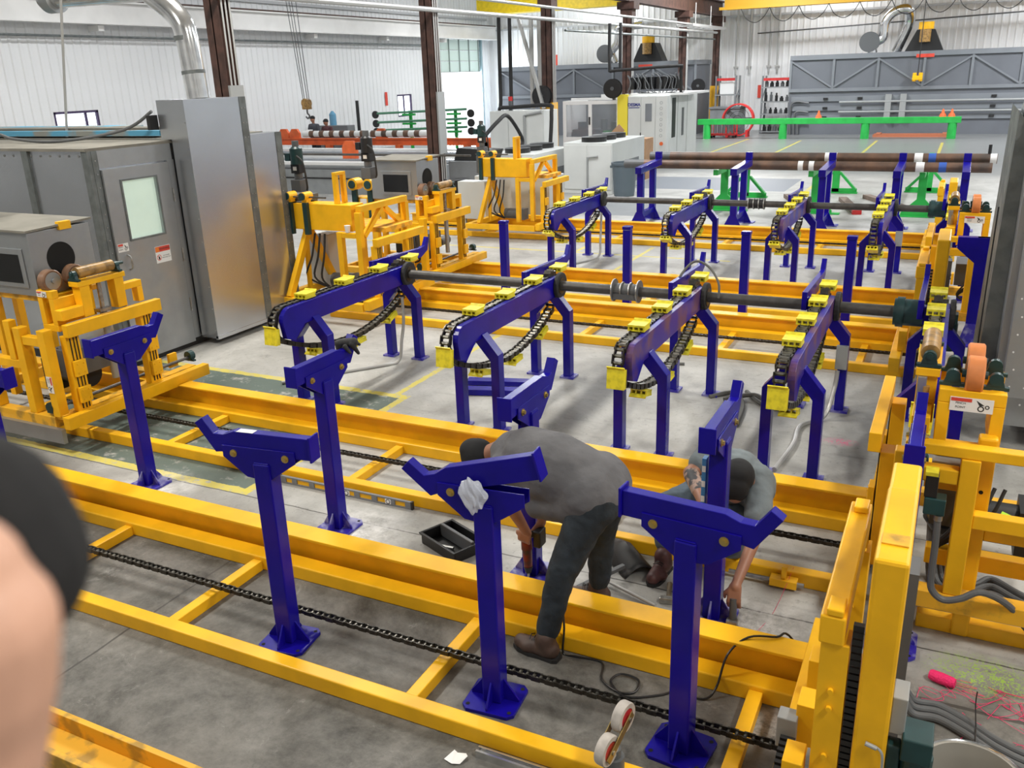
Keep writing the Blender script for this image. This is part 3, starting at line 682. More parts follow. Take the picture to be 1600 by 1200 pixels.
def roller_carriage(x, y, s, label, low=True):
    """s=+1 faces +x (left end), s=-1 faces -x (right end); local y=0 is the lane's front rail"""
    t = thing('roller_carriage', (x, y, 0), label, 'carriage', 'yellow roller carriages')
    B = lambda m, a, b, c, d, e, f: m.box(s*a, s*b, c, d, e, f)
    B(MB(), -0.03, 0.05, -0.32, 1.32, 0.235, 0.345).make('front_beam', YEL, t, bevel=0.004)
    B(MB(), -0.16, -0.06, -0.28, 1.25, 0.30, 0.34).make('base_shelf', YELW, t)
    B(MB(), -0.02, 0.045, -0.16, 0.86, 1.02, 1.13).make('lift_beam', YEL, t, bevel=0.004)
    for yy in (-0.08, 0.72): slide_mast(t, s, yy, 1.02)
    # base frame running outwards
    m = MB()
    B(m, -1.6, -0.162, -0.30, -0.20, 0.22, 0.32); B(m, -1.6, -0.162, 0.95, 1.05, 0.22, 0.32); B(m, -1.65, -1.601, -0.3, 1.05, 0.22, 0.32)
    m.make('base_frame', YELW, t, bevel=0.004)
    m = MB()
    if s > 0: B(m, -1.6, -0.05, -0.34, -0.301, 0.10, 0.23); m.make('rail_cover', GALVD, t)
    m = MB()
    for xx in (-0.14, -0.45, -0.95): B(m, xx-0.045, xx+0.045, -0.29, -0.20, 0.3205, 1.10 if xx > -0.9 else 1.28)
    B(m, -0.905, -0.4951, -0.28, -0.205, 0.72, 0.80); B(m, -0.404, -0.1855, -0.28, -0.205, 0.95, 1.03)
    B(m, -0.95, -0.14, -0.28, -0.2, 1.101, 1.16) if not low else B(m, -0.62, -0.54, -0.28, -0.205, 0.80, 1.15)
    m.make('side_frame', YEL, t, bevel=0.006)
    # tower carrying the roller
    m = MB()
    B(m, -0.14, -0.04, 0.10, 0.20, 1.131, 1.40); B(m, -0.14, -0.04, 0.46, 0.56, 1.131, 1.40); B(m, -0.15, -0.03, 0.08, 0.58, 1.4005, 1.445)
    B(m, -0.13, -0.05, 0.561, 0.76, 1.27, 1.33); B(m, -0.13, -0.05, 0.70, 0.76, 1.131, 1.2695)
    B(m, -0.13, -0.04, -0.12, 0.099, 1.15, 1.24)
    tx = 0.0 if s > 0 else 0.11
    m.make('tower', YEL, t, bevel=0.004).location.x = tx
    m = MB(); m.cyl((s*-0.09, 0.33, 0.50), (s*-0.09, 0.33, 1.12), 0.032, n=14); m.make('lift_cylinder', GALVD, t, smooth=True).location.x = tx
    m = MB(); m.cyl((s*-0.09, 0.33, 1.121), (s*-0.09, 0.33, 1.39), 0.02, n=12); B(m, -0.13, -0.05, 0.27, 0.39, 1.13, 1.16); m.make('piston_rod', STEEL, t).location.x = tx
    m = MB().cyl((s*-0.09, 0.13, 1.515), (s*-0.09, 0.50, 1.515), 0.048, n=20)
    m.make('roller', TAN, t, smooth=True).location.x = tx
    m = MB(); pillow(m, (s*-0.09, 0.10, 1.505)); pillow(m, (s*-0.09, 0.54, 1.505)); m.cyl((s*-0.09, 0.07, 1.515), (s*-0.09, 0.62, 1.515), 0.016, n=10)
    m.make('bearing', DGRN, t).location.x = tx
    if s < 0: MB().box(0.155, 0.20, 0.06, 0.11, 0.45, 1.40).make('slide_channel', GALVD, t, bevel=0.003); MB().cyl((0.2, 0.07, 0.5), (0.2, 0.07, 1.35), 0.018, n=10).make('guide_rod', TAN, t)
    # two support wheels behind the tower
    WX = 0.42 if s < 0 else 0.24; hw = 0.155 if s < 0 else 0.10
    for yy in (-0.02, 0.22):
        wv = MB(); wv.lathe([(0.03, -0.042), (0.088, -0.042), (0.097, -0.034), (0.097, 0.034), (0.088, 0.042), (0.03, 0.042)], (s*-WX, yy, 1.47), 'x', 28)
        wo = wv.make('support_wheel', PU if s < 0 else BRWH, t, smooth=True)
        h = MB(); h.cyl((s*-(WX+0.06), yy, 1.47), (s*-(WX-0.06), yy, 1.47), 0.02, n=14); h.cyl((s*-(WX-0.043), yy, 1.47), (s*-(WX-0.041), yy, 1.47), 0.075, n=24); pillow(h, (s*-(WX+0.10), yy, 1.455)) if s < 0 else None; pillow(h, (s*-(WX-0.10), yy, 1.455)) if s < 0 else None; h.make('hub', DGRN if s < 0 else GALVD, wo)
    m = MB(); B(m, -WX-hw, -WX+hw, -0.10, -0.04, 1.33, 1.40); B(m, -WX-hw, -WX+hw, 0.24, 0.30, 1.33, 1.40); B(m, -WX-hw, -WX-hw+0.06, -0.1, 0.3, 1.1, 1.3295); B(m, -WX+hw-0.06, -WX+hw, -0.1, 0.3, 1.1, 1.3295); B(m, -WX-hw, -WX+hw, -0.1, -0.02, 1.04, 1.0995)
    m.make('wheel_bracket', YEL, t, bevel=0.004)
    warning_sticker(t, (s*-0.42, -0.103, 1.33), (1, 0, 0), (0, 0, 1), 0.20, 0.075) if s < 0 else warning_sticker(t, (s*-0.27, -0.103, 1.367), (1, 0, 0), (0, 0, 1), 0.12, 0.05)
    # motors, hoses and shaft inside
    m = MB(); m.cyl((s*-0.75, 0.35, 0.48), (s*-0.45, 0.35, 0.48), 0.12, n=20); B(m, -0.95, -0.75, 0.22, 0.48, 0.33, 0.62); m.make('hydraulic_motor', BLK, t, smooth=True)
    m = MB(); B(m, -0.55, -0.30, 0.05, 0.5, 0.55, 0.80); m.cyl((s*-0.4, 0.6, 0.6), (s*-0.4, 0.85, 0.6), 0.07); m.make('valve_block', GREYD, t)
    m = MB()
    for k in range(4):
        m.tube([(s*(-0.5-0.05*k), 0.1, 0.8), (s*(-0.42-0.05*k), -0.08+0.03*k, 0.62), (s*(-0.35), -0.06, 0.45), (s*(-0.6), 0.0, 0.36)], 0.011, 6, 5)
    m.make('hoses', BLKR, t)
    m = MB(); m.cyl((s*-0.22, -0.25, 0.38), (s*-0.22, 1.35, 0.38), 0.016, n=8); m.make('cross_shaft', SHAFT, t)
    for yy in (-0.26, 1.34):
        m = MB(); pillow(m, (s*-0.22, yy, 0.395)); m.cyl((s*-0.22, yy-0.03, 0.395), (s*-0.22, yy+0.03, 0.395), 0.05, n=14); m.make('shaft_bearing', DGRN, t)
    m = MB(); B(m, -0.30, -0.27, 1.12, 1.22, 0.32, 0.46); m.make('bearing_plate', YEL, t)
    return t
rcl = roller_carriage(-6.65, 4.90, 1, 'yellow roller carriage in front of the metal booth door')
warning_sticker(rcl, (-0.14, -0.2915, 0.62), (0, 0, -1), (1, 0, 0), 0.15, 0.07)
roller_carriage(-6.72, 11.10, 1, 'yellow roller carriage below the caged grey housing, far left')
rcr = roller_carriage(-0.22, 4.90, -1, 'yellow roller carriage with orange wheel, beside the big lift arm at right', low=False)
roller_carriage(-0.20, 11.10, -1, 'yellow roller carriage with orange wheel at the far right', low=False)

def housing(x, y, label, ln=1.25):
    t = thing('duct_housing', (x, y, 1.33), label, 'housing', 'grey sheet metal housings')
    prof = [(-0.06, 0), (0.60, 0), (0.60, 0.55), (-0.06, 0.55)]
    MB().box(-ln, 0, 0, 0.62, 0, 0.55).make('body', GALVD, t, bevel=0.004)
    m = MB(); m.add([(-ln-0.02,-0.02,0.552),(0.02,-0.02,0.552),(0.02,0.64,0.575),(-ln-0.02,0.64,0.575),(-ln-0.02,-0.02,0.57),(0.02,-0.02,0.57),(0.02,0.64,0.593),(-ln-0.02,0.64,0.593)], [(0,1,2,3),(4,5,6,7),(0,1,5,4),(1,2,6,5),(2,3,7,6),(3,0,4,7)])
    m.make('lid', DUSTY, t)
    MB().disc((0.0015, 0.28, 0.29), 0.14, 'x', 36).make('round_opening', HOLE, t)
    MB().box(-0.62, -0.10, -0.012, 0.0, 0.07, 0.41).make('window_frame', GALVD, t, bevel=0.003)
    MB().box(-0.58, -0.15, -0.0135, -0.0125, 0.11, 0.36).make('window_pane', mat('dark_window', (0.012, 0.013, 0.014), 0.08), t)
    MB().box(-0.02, 0.03, 0.30, 0.42, 0.53, 0.60).make('yellow_clip', YEL, t, bevel=0.003)
    MB().box(-ln+0.05, 0.04, 0.02, 0.60, -0.05, -0.002).make('support_tray', YELW, t, bevel=0.003)
    m = MB()
    for xx in (-ln+0.1, -0.75 if ln > 1 else -0.35): m.box(xx, xx+0.07, 0.03, 0.10, -1.0, -0.051); m.box(xx, xx+0.07, 0.50, 0.57, -1.0, -0.051)
    m.make('support_leg', YEL, t)
    return t
housing(-7.0, 4.83, 'grey sheet metal housing with round black opening, at the left picture edge')
housing(-7.02, 11.03, 'grey sheet metal housing with round black opening, below the second brown column', 0.80)
# green drive motors behind
def motor(x, y, z, label, m1=DGRN):
    t = thing('drive_motor', (x, y, z), label, 'motor', 'upright drive motors')
    MB().box(-0.08, 0.08, -0.08, 0.08, 0, 0.16).cyl((0,0,0.161), (0,0,0.24), 0.055, n=14).make('mount', GREYD, t, bevel=0.006)
    MB().box(-0.07, 0.07, -0.06, 0.06, 0.241, 0.36).make('coupling_box', BLK, t, bevel=0.006)
    m = MB(); m.cyl((0,0,0.361), (0,0,0.56), 0.085, n=20); m.cyl((0,0,0.5605), (0,0,0.585), 0.075, 0.05, n=20); m.box(-0.16, -0.08, -0.05, 0.05, 0.40, 0.50); m.make('motor_body', m1, t, smooth=True)
    MB().cyl((0,0,0.586), (0,0,0.66), 0.045, n=14).make('fan_cap', GREYD, t)
    MB().box(-0.03, 0.03, -0.062, -0.0605, 0.28, 0.33).make('name_plate', LABW, t)
    MB().tube([(0.06, -0.07, 0.47), (0.16, -0.08, 0.38), (0.17, -0.05, 0.1), (0.12, 0, 0.02)], 0.013, 8).make('power_cable', BLKR, t)
    return t

def beam_carriage(x, y, label):
    """carriage with a deep box girder, trussed end frame and A-shaped leg"""
    t = thing('girder_carriage', (x, y, 0), label, 'carriage', 'yellow girder carriages')
    MB().box(-1.45, -0.42, 0.02, 0.30, 1.16, 1.50).make('box_girder', YEL, t, bevel=0.006)
    MB().box(-1.45, -0.10, 0.301, 0.95, 1.12, 1.18).make('deck', YELW, t)
    # trussed frame in the y direction
    m = MB(); X0 = -0.28
    m.beam((X0, -0.02, 1.46), (X0, 1.08, 1.46), 0.08, 0.08); m.box(X0-0.04, X0+0.04, -0.06, 0.02, 0.35, 1.4195); m.box(X0-0.04, X0+0.04, 1.02, 1.10, 0.35, 1.4195)
    m.make('end_frame', YEL, t, bevel=0.005)
    for a, b in ((0.06, 0.5), (1.0, 0.56)):
        MB().beam((X0, a, 1.10), (X0, b, 1.415), 0.06, 0.06, (1, 0, 0)).make('brace', YEL, t)
    MB().box(-0.04, 0.04, -0.10, 1.02, 1.0, 1.10).make('lift_beam', YEL, t, bevel=0.004)
    MB().beam((-0.06, -0.32, 0.28), (-0.06, 1.3, 0.28), 0.09, 0.12).make('front_beam', YEL, t, bevel=0.004)
    for yy in (0.0, 0.75): slide_mast(t, 1, yy, 1.0)
    m = MB(); m.box(-0.62, -0.54, -0.07, 0.01, 0.32, 1.159); m.box(-0.54, -0.32, -0.065, 0.005, 1.09, 1.155); m.make('post', YEL, t, bevel=0.005)
    for a in ((-1.32, -0.28), (-1.22, 0.62)):
        MB().beam((-1.25, 0.16, 1.159), (a[0], a[1], 0.30), 0.09, 0.07, (1, 0, 0)).make('splayed_leg', YEL, t)
    MB().beam((-1.25, 0.10, 1.159), (-1.28, 0.10, 0.30), 0.05, 0.05, (1,0,0)).make('inner_leg', YEL, t)
    m = MB(); m.box(-1.6, -0.11, -0.34, -0.24, 0.20, 0.30); m.box(-1.6, -0.11, 0.9, 1.0, 0.20, 0.30); m.box(-1.6, -1.5, -0.24, 0.9, 0.20, 0.30); m.make('base_frame', YEL, t, bevel=0.004)
    # upright loop
    m = MB(); m.box(-0.72, -0.66, 0.08, 0.14, 1.501, 1.86); m.box(-0.72, -0.66, 0.24, 0.30, 1.501, 1.86); m.box(-0.72, -0.66, 0.08, 0.30, 1.8605, 1.90); m.make('upright_loop', YEL, t, bevel=0.004)
    # clamp arms and bearings at the outer end
    for xx in (-1.38, -1.12):
        MB().box(xx-0.035, xx+0.035, -0.04, 0.019, 1.10, 1.52).make('clamp_arm', DGRN, t, bevel=0.004)
        m = MB(); m.cyl((xx, -0.06, 1.60), (xx, 0.10, 1.60), 0.055, n=16); m.box(xx-0.04, xx+0.04, -0.03, 0.06, 1.5205, 1.56); b = m.make('bearing', YEL, t)
        MB().cyl((xx-0.001, -0.075, 1.60), (xx-0.001, -0.061, 1.60), 0.048, n=16).make('bearing_cap', DGRN, b)
    MB().cyl((-1.5, 0.02, 1.585), (-0.8, 0.02, 1.585), 0.012, n=8).make('clamp_rod', SHAFT, t)
    m = MB(); m.cyl((-1.05, 0.35, 0.42), (-0.75, 0.35, 0.42), 0.10, n=18); m.box(-0.74, -0.6, 0.26, 0.45, 0.31, 0.52); m.make('drive_unit', GREYD, t)
    m = MB()
    for k in range(3): m.tube([(-1.1+0.08*k, 0.1, 1.1), (-1.15+0.1*k, 0.05, 0.8), (-1.3+0.12*k, 0.1, 0.5), (-1.0, 0.2, 0.34)], 0.014, 6, 5)
    m.make('hoses', BLKR, t)
    return t
beam_carriage(-6.52, 9.26, 'yellow carriage with box girder and truss, beside the tall metal panels')
beam_carriage(-6.95, 15.42, 'yellow carriage with box girder and truss in front of the light grey chillers')
motor(-7.95, 9.55, 1.62, 'dark green upright motor on the nearer box-girder carriage'); motor(-8.6, 16.0, 1.52, 'dark green upright motor in front of the white cabinet')
motor(-7.55, 10.6, 1.68, 'black upright motor left of the second grey housing', BLK)
motor(-8.0, 5.05, 1.92, 'black upright motor on top of the housing at the left picture edge', BLK)
for (y, lb) in ((9.40, 'dusty grey bracket box under the nearer green motor'), (15.9, 'dusty grey bracket box under the farther green motor')):
    one('motor_stand', MB().box(-0.10, 0.10, -0.08, 0.25, 1.18, 1.52).box(-0.04, 0.16, -0.05, 0.2, 1.5205, 1.60), GREYD, lb, 'bracket', loc=((-7.85 if y < 10 else -8.55), y, 0), bevel=0.004)
m = MB(); m.prism([(-0.05, 0), (0.05, 0), (0.045, 0), (0.045, 0)], 'z', 0, 0.001)
one('paper_cup', MB().cyl((0, 0, 0), (0, 0, 0.09), 0.03, 0.04, n=16), WHITE, 'white paper cup standing on the girder carriage ledge', 'cup', loc=(-6.98, 9.23, 1.16))

t = thing('clamp_head', (-7.98, 11.2, 0), 'pair of yellow clamp brackets with dark rollers left of the second grey housing', 'clamp')
MB().box(-0.35, 0.04, 0.0, 0.25, 1.0, 1.32).make('bracket_plate', YEL, t, bevel=0.005)
for xx in (-0.27, 0.02):
    MB().cyl((xx, -0.08, 1.52), (xx, 0.10, 1.52), 0.09, n=18).make('roller', YEL, t, smooth=True); MB().cyl((xx, -0.10, 1.52), (xx, -0.081, 1.52), 0.06, n=16).make('roller_cap', DGRN, t)
    MB().box(xx-0.045, xx+0.045, -0.05, -0.001, 1.02, 1.44).make('clamp_arm', DGRN, t, bevel=0.004)
m = MB(); m.box(-0.33, -0.25, 0.05, 0.15, 0, 0.999); m.make('leg', YEL, t); MB().box(-0.06, 0.02, 0.05, 0.15, 0, 0.999).make('leg', YEL, t)
MB().box(-0.20, -0.08, -0.004, -0.001, 1.2, 1.3).make('warning_sticker', LABW, t)
# lift arm carriages on the right end of lanes 1, 3 and 5
def arm_carriage(y, label, long_=1.0, ztop=1.385):
    t = thing('lift_arm_carriage', (0, y, 0), label, 'carriage', 'yellow lift arm carriages')
    MB().prism([(0.0, 0.25), (0.0, ztop-0.0), (0.62*long_, ztop), (0.68*long_, ztop-0.05), (1.0*long_, ztop-0.05), (1.0*long_, ztop-0.17), (0.14, ztop-0.17), (0.14, 0.25)], 'x', -0.105, 0.012).make('lift_arm', YEL, t, bevel=0.014)
    MB().box(-0.09, 0.0, 0.12, 0.20, ztop+0.0005, ztop+0.006).make('wear_strip', YELW, t) if y < 5 else None
    MB().box(-0.26, -0.17, 0.0, 0.98, 1.0, 1.12).make('lift_beam', YEL, t, bevel=0.008)
    MB().box(-0.24, -0.18, 0.0, 0.10, 1.1205, 1.15).box(-0.24, -0.18, 0.86, 0.96, 1.1205, 1.15).make('bumper', YEL, t, bevel=0.006)
    for yy in (0.07, 0.80): 
        MB().box(-0.25, -0.15, yy-0.06, yy-0.048, 0.30, 1.0).box(-0.25, -0.235, yy-0.048, yy+0.06, 0.30, 0.999).box(-0.165, -0.15, yy-0.048, yy+0.06, 0.30, 0.999).make('mast', YEL, t, bevel=0.002)
        b = MB()
        for zz in (0.42, 0.50, 0.72, 0.80): b.cyl((-0.20, yy-0.061, zz), (-0.20, yy-0.075, zz), 0.011, n=8)
        b.make('bolt', YEL, t)
    m = MB(); m.box(-0.14, -0.11, 0.05, 0.14, 0.30, 0.9); 
    m.make('inner_channel', YELW, t)
    cc = MB()
    for k in range(26): cc.box(-0.146, -0.109, 0.02, 0.045, 0.32+k*0.03, 0.342+k*0.03)
    cc.make('cable_chain', BLK, t)
    MB().box(-0.40, -0.30, -0.30, 1.30, 0.12, 0.26).make('front_beam', YEL, t, bevel=0.004)
    m = MB()
    for yy, zz in ((-0.05, 0.35), (0.30, 0.35), (0.62, 0.35)): m.box(-0.345, -0.27, yy, yy+0.13, zz-0.085, zz+0.12)
    m.make('slide_shoe', YEL, t, bevel=0.003)
    MB().box(0.0125, 0.065, 0.06, 0.18, 0.64, 0.80).make('junction_box', BOXG, t, bevel=0.004)
    m = MB(); m.box(0.06, 0.165, 0.02, 0.16, 0.56, 0.66); m.cyl((0.115, 0.09, 0.28), (0.115, 0.09, 0.5595), 0.06, n=20); m.box(0.0125, 0.0595, 0.04, 0.10, 0.45, 0.6); m.make('gear_motor', DGRN, t, bevel=0.006)
    MB().box(0.013, 0.05, 0.45, 0.60, 0.30, 1.1).make('back_plate', GREYD, t)
    return t
arm_carriage(2.92, 'big yellow lift arm carriage nearest the camera at the bottom right')
arm_carriage(9.30, 'yellow lift arm carriage beyond the near conveyor row at right')
arm_carriage(15.45, 'yellow lift arm carriage reaching up to the brown pipes at right', ztop=1.22)
ab = thing('control_box', (-0.37, 3.22, 0.262), 'small grey limit switch box with ribbed black cable carrier, by the near track end', 'box')
MB().box(-0.045, 0.035, -0.04, 0.04, 0, 0.15).make('body', BOXG, ab, bevel=0.004); MB().cyl((-0.005, -0.041, 0.05), (-0.005, -0.06, 0.04), 0.02).make('gland', BLK, ab)
m = MB()
for k in range(16): m.box(-0.02, 0.04, -0.10-k*0.028, -0.078-k*0.028, 0.06-0.008*min(k, 5), 0.10-0.008*min(k, 5))
m.make('cable_carrier', BLK, ab)
# frames of the right side behind the arms
t = thing('side_frame', (0.30, 4.78, 0), 'yellow upright frame with two bolt holes, right of the big lift arm', 'frame')
m = MB(); m.box(-0.045, 0.045, -0.04, 0.04, 0, 1.18); m.make('upright', YEL, t, bevel=0.012)
m = MB(); m.box(-0.27, -0.0455, -0.035, 0.035, 0.86, 0.95); m.make('upper_rail', YEL, t, bevel=0.006)
MB().box(-0.22, 1.1, 0.041, 0.12, 0.37, 0.47).make('lower_rail', YEL, t, bevel=0.006)
MB().box(0.0455, 1.1, -0.03, 0.04, 0.60, 0.70).make('middle_rail', YEL, t, bevel=0.006)
MB().box(-0.22, 1.1, -0.03, 0.04, 0.0, 0.09).make('bottom_rail', YEL, t, bevel=0.006)
h = MB()
for zz in (1.08, 0.88): h.cyl((0.0, -0.0405, zz), (0.0, -0.0412, zz), 0.011, n=14)
h.make('bolt_hole', HOLE, t)
one('junction_box', MB().box(-0.075, 0.075, -0.05, 0.05, 0, 0.07), BOXG, 'grey junction box lying on the yellow rail left of the bolt-holed upright', 'box', loc=(0.13, 4.79, 0.951), bevel=0.006)
t = thing('string_reel', (0.40, 4.74, 0.76), 'lime green twine roll with a yellow plastic handle on the right-hand frame', 'reel')
MB().tube([(0, 0, 0), (0.10, -0.02, -0.03), (0.16, -0.03, -0.05)], 0.032, 12, 3).make('twine', LIME, t, smooth=True); MB().cyl((0.17, -0.04, -0.055), (0.39, -0.09, -0.125), 0.020, 0.026, n=12).make('handle', CRANE, t)
one('hydraulic_tank', MB().cyl((0, 0, 0), (0, 0, 0.34), 0.11, n=24).cyl((0, 0, 0.34), (0, 0, 0.38), 0.11, 0.05, n=24).cyl((0, 0, -0.001), (0, 0, -0.06), 0.13, 0.09, n=24), BLK, 'black cylindrical motor behind the bolt-holed yellow upright', 'motor', loc=(0.18, 5.25, 0.45), smooth=True)
# right hand booth
t = thing('metal_booth', (0.45, 7.6, 0), 'grey galvanised booth cut off by the right picture edge', 'booth')
MB().prism([(0.0, 0.22), (2.5, 0.22), (2.5, 2.55), (0.0, 2.55)], 'y', 0, 2.0).make('body', GALVD, t)
MB().prism([(-0.13, 0.30), (-0.001, 0.26), (-0.001, 2.50), (-0.09, 2.62)], 'y', 0.30, 1.75).make('side_flange', GALVF, t)
MB().box(0.05, 2.5, -0.14, -0.001, 0.5, 2.1).make('front_panel', GALVD, t, bevel=0.004)
MB().prism([(-0.02, 2.551), (0.25, 2.551), (0.25, 2.85), (0.05, 2.85)], 'y', 0.2, 1.8).make('top_collar', GALVD, t)
r = MB()
for k in range(30):
    zz = 0.45+0.14*(k % 15); yy = -0.1405; r.cyl((0.09+0.10*(k//15)+0.01*(k % 3), yy, zz), (0.09+0.10*(k//15)+0.01*(k % 3), yy-0.006, zz), 0.007, n=8)
r.make('rivet', WHITE, t)
MB().tube([(-0.135, 0.35, 1.9), (-0.14, 0.30, 1.3), (-0.14, 0.32, 0.7)], 0.006, 6).make('cable', BLKR, t)

# ================================================================= LEFT METAL BOOTH
t = thing('paint_booth', (-8.15, 6.5, 0), 'large galvanised metal booth with a windowed door at the left', 'booth')
MB().box(-6.0, -0.02, 0, 2.65, 0.10, 2.40).make('body', GALV, t)
MB().box(-6.0, -0.03, -0.0, 2.6, 0.0, 0.099).make('gap_shade', BLK, t)  # black block in the open gap below the booth, standing in for shade
MB().box(-6.0, 0.0, -0.035, 2.68, 2.401, 2.43).make('roof_sheet', DUSTY, t)
MB().box(-0.09, 0.0, -0.02, 0.03, 0.10, 2.40).box(-0.0195, 0.004, 0.03, 0.10, 0.1, 2.40).make('corner_flange', GALVF, t)
MB().box(-0.0195, 0.006, 0.10, 1.1, 2.22, 2.40).box(-0.0195, 0.006, 1.02, 1.12, 0.10, 2.2195).make('door_frame', GALVD, t)
for xx in (-0.98, -2.2, -3.4): MB().box(xx-0.05, xx+0.05, -0.03, -0.001, 0.1, 2.4).make('stiffener', GALVF, t)
dr = MB()
y0, y1, z0, z1 = 0.11, 1.01, 0.07, 2.20; wy0, wy1, wz0, wz1 = 0.33, 0.80, 1.43, 2.06
dr.box(-0.03, 0.03, y0, wy0, z0, z1).box(-0.03, 0.03, wy1, y1, z0, z1).box(-0.03, 0.03, wy0, wy1, z0, wz0).box(-0.03, 0.03, wy0, wy1, wz1, z1)
door = dr.make('door', GALVD, t)
MB().box(-0.012, -0.002, wy0, wy1, wz0, wz1).make('door_window', GLASSG, door)
MB().box(0.031, 0.04, wy0-0.02, wy1+0.02, wz0-0.02, wz0).box(0.031, 0.04, wy0-0.02, wy0, wz0, wz1).box(0.031, 0.04, wy1, wy1+0.02, wz0, wz1).box(0.031, 0.04, wy0-0.02, wy1+0.02, wz1, wz1+0.02).make('window_trim', GALVF, door)
MB().tube([(0.031, 0.24, 1.27), (0.075, 0.24, 1.25), (0.08, 0.24, 1.19), (0.075, 0.24, 1.13), (0.031, 0.24, 1.11)], 0.010, 8).make('handle', STEEL, door)
MB().box(-0.025, 0.012, 1.012, 1.028, 0.12, 2.2).make('door_gap', BLK, t)
for zz in (0.45, 1.05, 1.75): MB().cyl((0.036, 1.02, zz), (0.036, 1.02, zz+0.16), 0.012, n=8).make('hinge', STEEL, door)
s1 = MB().box(0.0305, 0.032, 0.62, 0.84, 1.10, 1.29).make('warning_sign', LABW, door)
MB().box(0.0322, 0.0328, 0.625, 0.835, 1.225, 1.285).make('header', LABR, s1)
MB().box(0.0330, 0.0334, 0.63, 0.68, 1.228, 1.282).make('symbol_field', LABO, s1)
text_mesh('lettering', 'WARNING', 0.033, INK, s1, frame_m((0.0336, 0.757, 1.255), (0, 1, 0), (0, 0, 1)), 0.0002)
for k, tx in enumerate(('AUTHORIZED', 'PERSONNEL ONLY')): text_mesh('lettering', tx, 0.015, INK, s1, frame_m((0.0326, 0.77, 1.175-0.022*k), (0, 1, 0), (0, 0, 1)), 0.0002)
MB().lathe([(0.026, 0.0), (0.033, 0.0)], (0.0326, 0.665, 1.162), 'x', 22).beam((0.0326, 0.645, 1.185), (0.0326, 0.685, 1.139), 0.0006, 0.006).make('prohibition_symbol', LABR, s1)
MB().box(0.0326, 0.0329, 0.655, 0.675, 1.14, 1.175).make('figure_symbol', INK, s1)
s2 = warning_sticker(door, (0.031, 0.20, 1.36), (0, 1, 0), (0, 0, 1), 0.14, 0.09)
rv = MB()
for k in range(16): rv.cyl((0.004, 0.065, 0.2+k*0.14), (0.009, 0.065, 0.2+k*0.14), 0.007, n=8)
for k in range(20): rv.cyl((-0.15-k*0.15, -0.002, 2.35), (-0.15-k*0.15, -0.008, 2.35), 0.012, n=8)
rv.make('screw', STEEL, t)
# two tall riser cabinets on the right of the door
def riser(loc, w_, d_, h, label, z0):
    t = thing('metal_riser', loc, label, 'cabinet')
    m = MB().box(-0.26, 0, 0, w_, z0, h)
    if h > 2.5: m.box(-d_, -0.2601, 0, w_, 2.44, h)
    m.make('body', GALV, t)
    MB().box(-0.02, 0.006, w_-0.10, w_+0.004, z0, h).make('edge_flange', GALVF, t)
    MB().box(-0.22, 0.006, w_+0.0045, w_+0.012, z0, h).make('side_lip', GALVF, t)
    MB().box(-0.03, 0.008, 0.0, w_-0.10, z0-0.012, z0+0.03).make('bottom_lip', GALV, t)
    rv = MB()
    for k in range(int((h-z0)/0.17)):
        for yy in (w_-0.075, w_-0.02): rv.cyl((0.006, yy, z0+0.1+k*0.17), (0.012, yy, z0+0.1+k*0.17), 0.007, n=8)
    for k in range(10): rv.cyl((-0.02, -0.001, z0+0.1+k*0.27), (-0.02, -0.006, z0+0.1+k*0.27), 0.006, n=8)
    rv.make('screw', STEEL, t)
    return t
riser((-7.86, 7.62, 0), 0.98, 0.42, 2.87, 'tallest galvanised cabinet panel, below the silver duct', 0.09)
riser((-7.90, 8.64, 0), 0.58, 0.5, 2.42, 'lower galvanised cabinet panel right of the tallest one', 0.05)
# things lying on the booth roof
t = thing('roof_board', (-8.6, 6.8, 2.45), 'dusty sheet stack with blue film on the booth roof', 'boards')
MB().box(-4.5, -0.2, 1.2, 1.5, 0, 0.10).box(-4.6, 0.2, 1.6, 2.3, 0.0, 0.03).make('boards', DUSTY, t)
MB().beam((-4.4, 1.0, 0.05), (0.15, 1.02, 0.05), 0.12, 0.06).beam((-4.6, 1.75, 0.07), (-1.2, 1.8, 0.07), 0.3, 0.05).make('blue_film', BLUSH, t)
MB().tube([(-3.0, 0.4, 0.0), (-2.2, 0.5, 0.08), (-1.6, 0.35, 0.03), (-0.9, 0.4, 0.0), (-0.2, 0.75, 0.10), (0.2, 0.85, 0.3)], 0.018, 8).make('cable', HOSE, t)
one('lamp_box', MB().box(0, 0.05, 0, 0.12, 0, 0.16), BLK, 'small black box on the left side of the tallest metal cabinet', 'box', loc=(-8.34, 7.50, 2.55))
MB_ = MB().box(-0.1, 0.0, 0, 0.12, 0, 0.10)
# silver duct from the cabinet up to the overhead pipe
t = thing('ventilation_duct', (-8.15, 7.95, 2.871), 'shiny silver ventilation duct rising from the tallest metal cabinet', 'duct')
MB().tube([(0, 0.2, 0), (-0.02, 0.2, 0.35), (-0.05, 0.2, 0.70), (-0.09, 0.2, 0.83), (-0.22, 0.2, 0.97), (-0.50, 0.2, 1.16)], 0.13, 24, 5).make('pipe', DUCT, t, smooth=True)
b = MB()
for p, q in (((-0.017, 0.2, 0.27), (-0.02, 0.2, 0.31)), ((-0.065, 0.2, 0.64), (-0.072, 0.2, 0.69))): b.cyl((p[0]+(0.01 if p[2] > 0.5 else 0), p[1], p[2]), (q[0]+(0.015 if p[2] > 0.5 else 0), q[1], q[2]), 0.135, n=24)
b.make('joint_band', GALVF, t)
t = thing('duct_pipe', (-8.75, 8.15, 4.07), 'wide horizontal silver duct at the top left edge', 'duct')
MB().cyl((0.35, 0, 0), (-1.75, 0, 0.02), 0.115, n=24).make('pipe', DUCT, t, smooth=True)
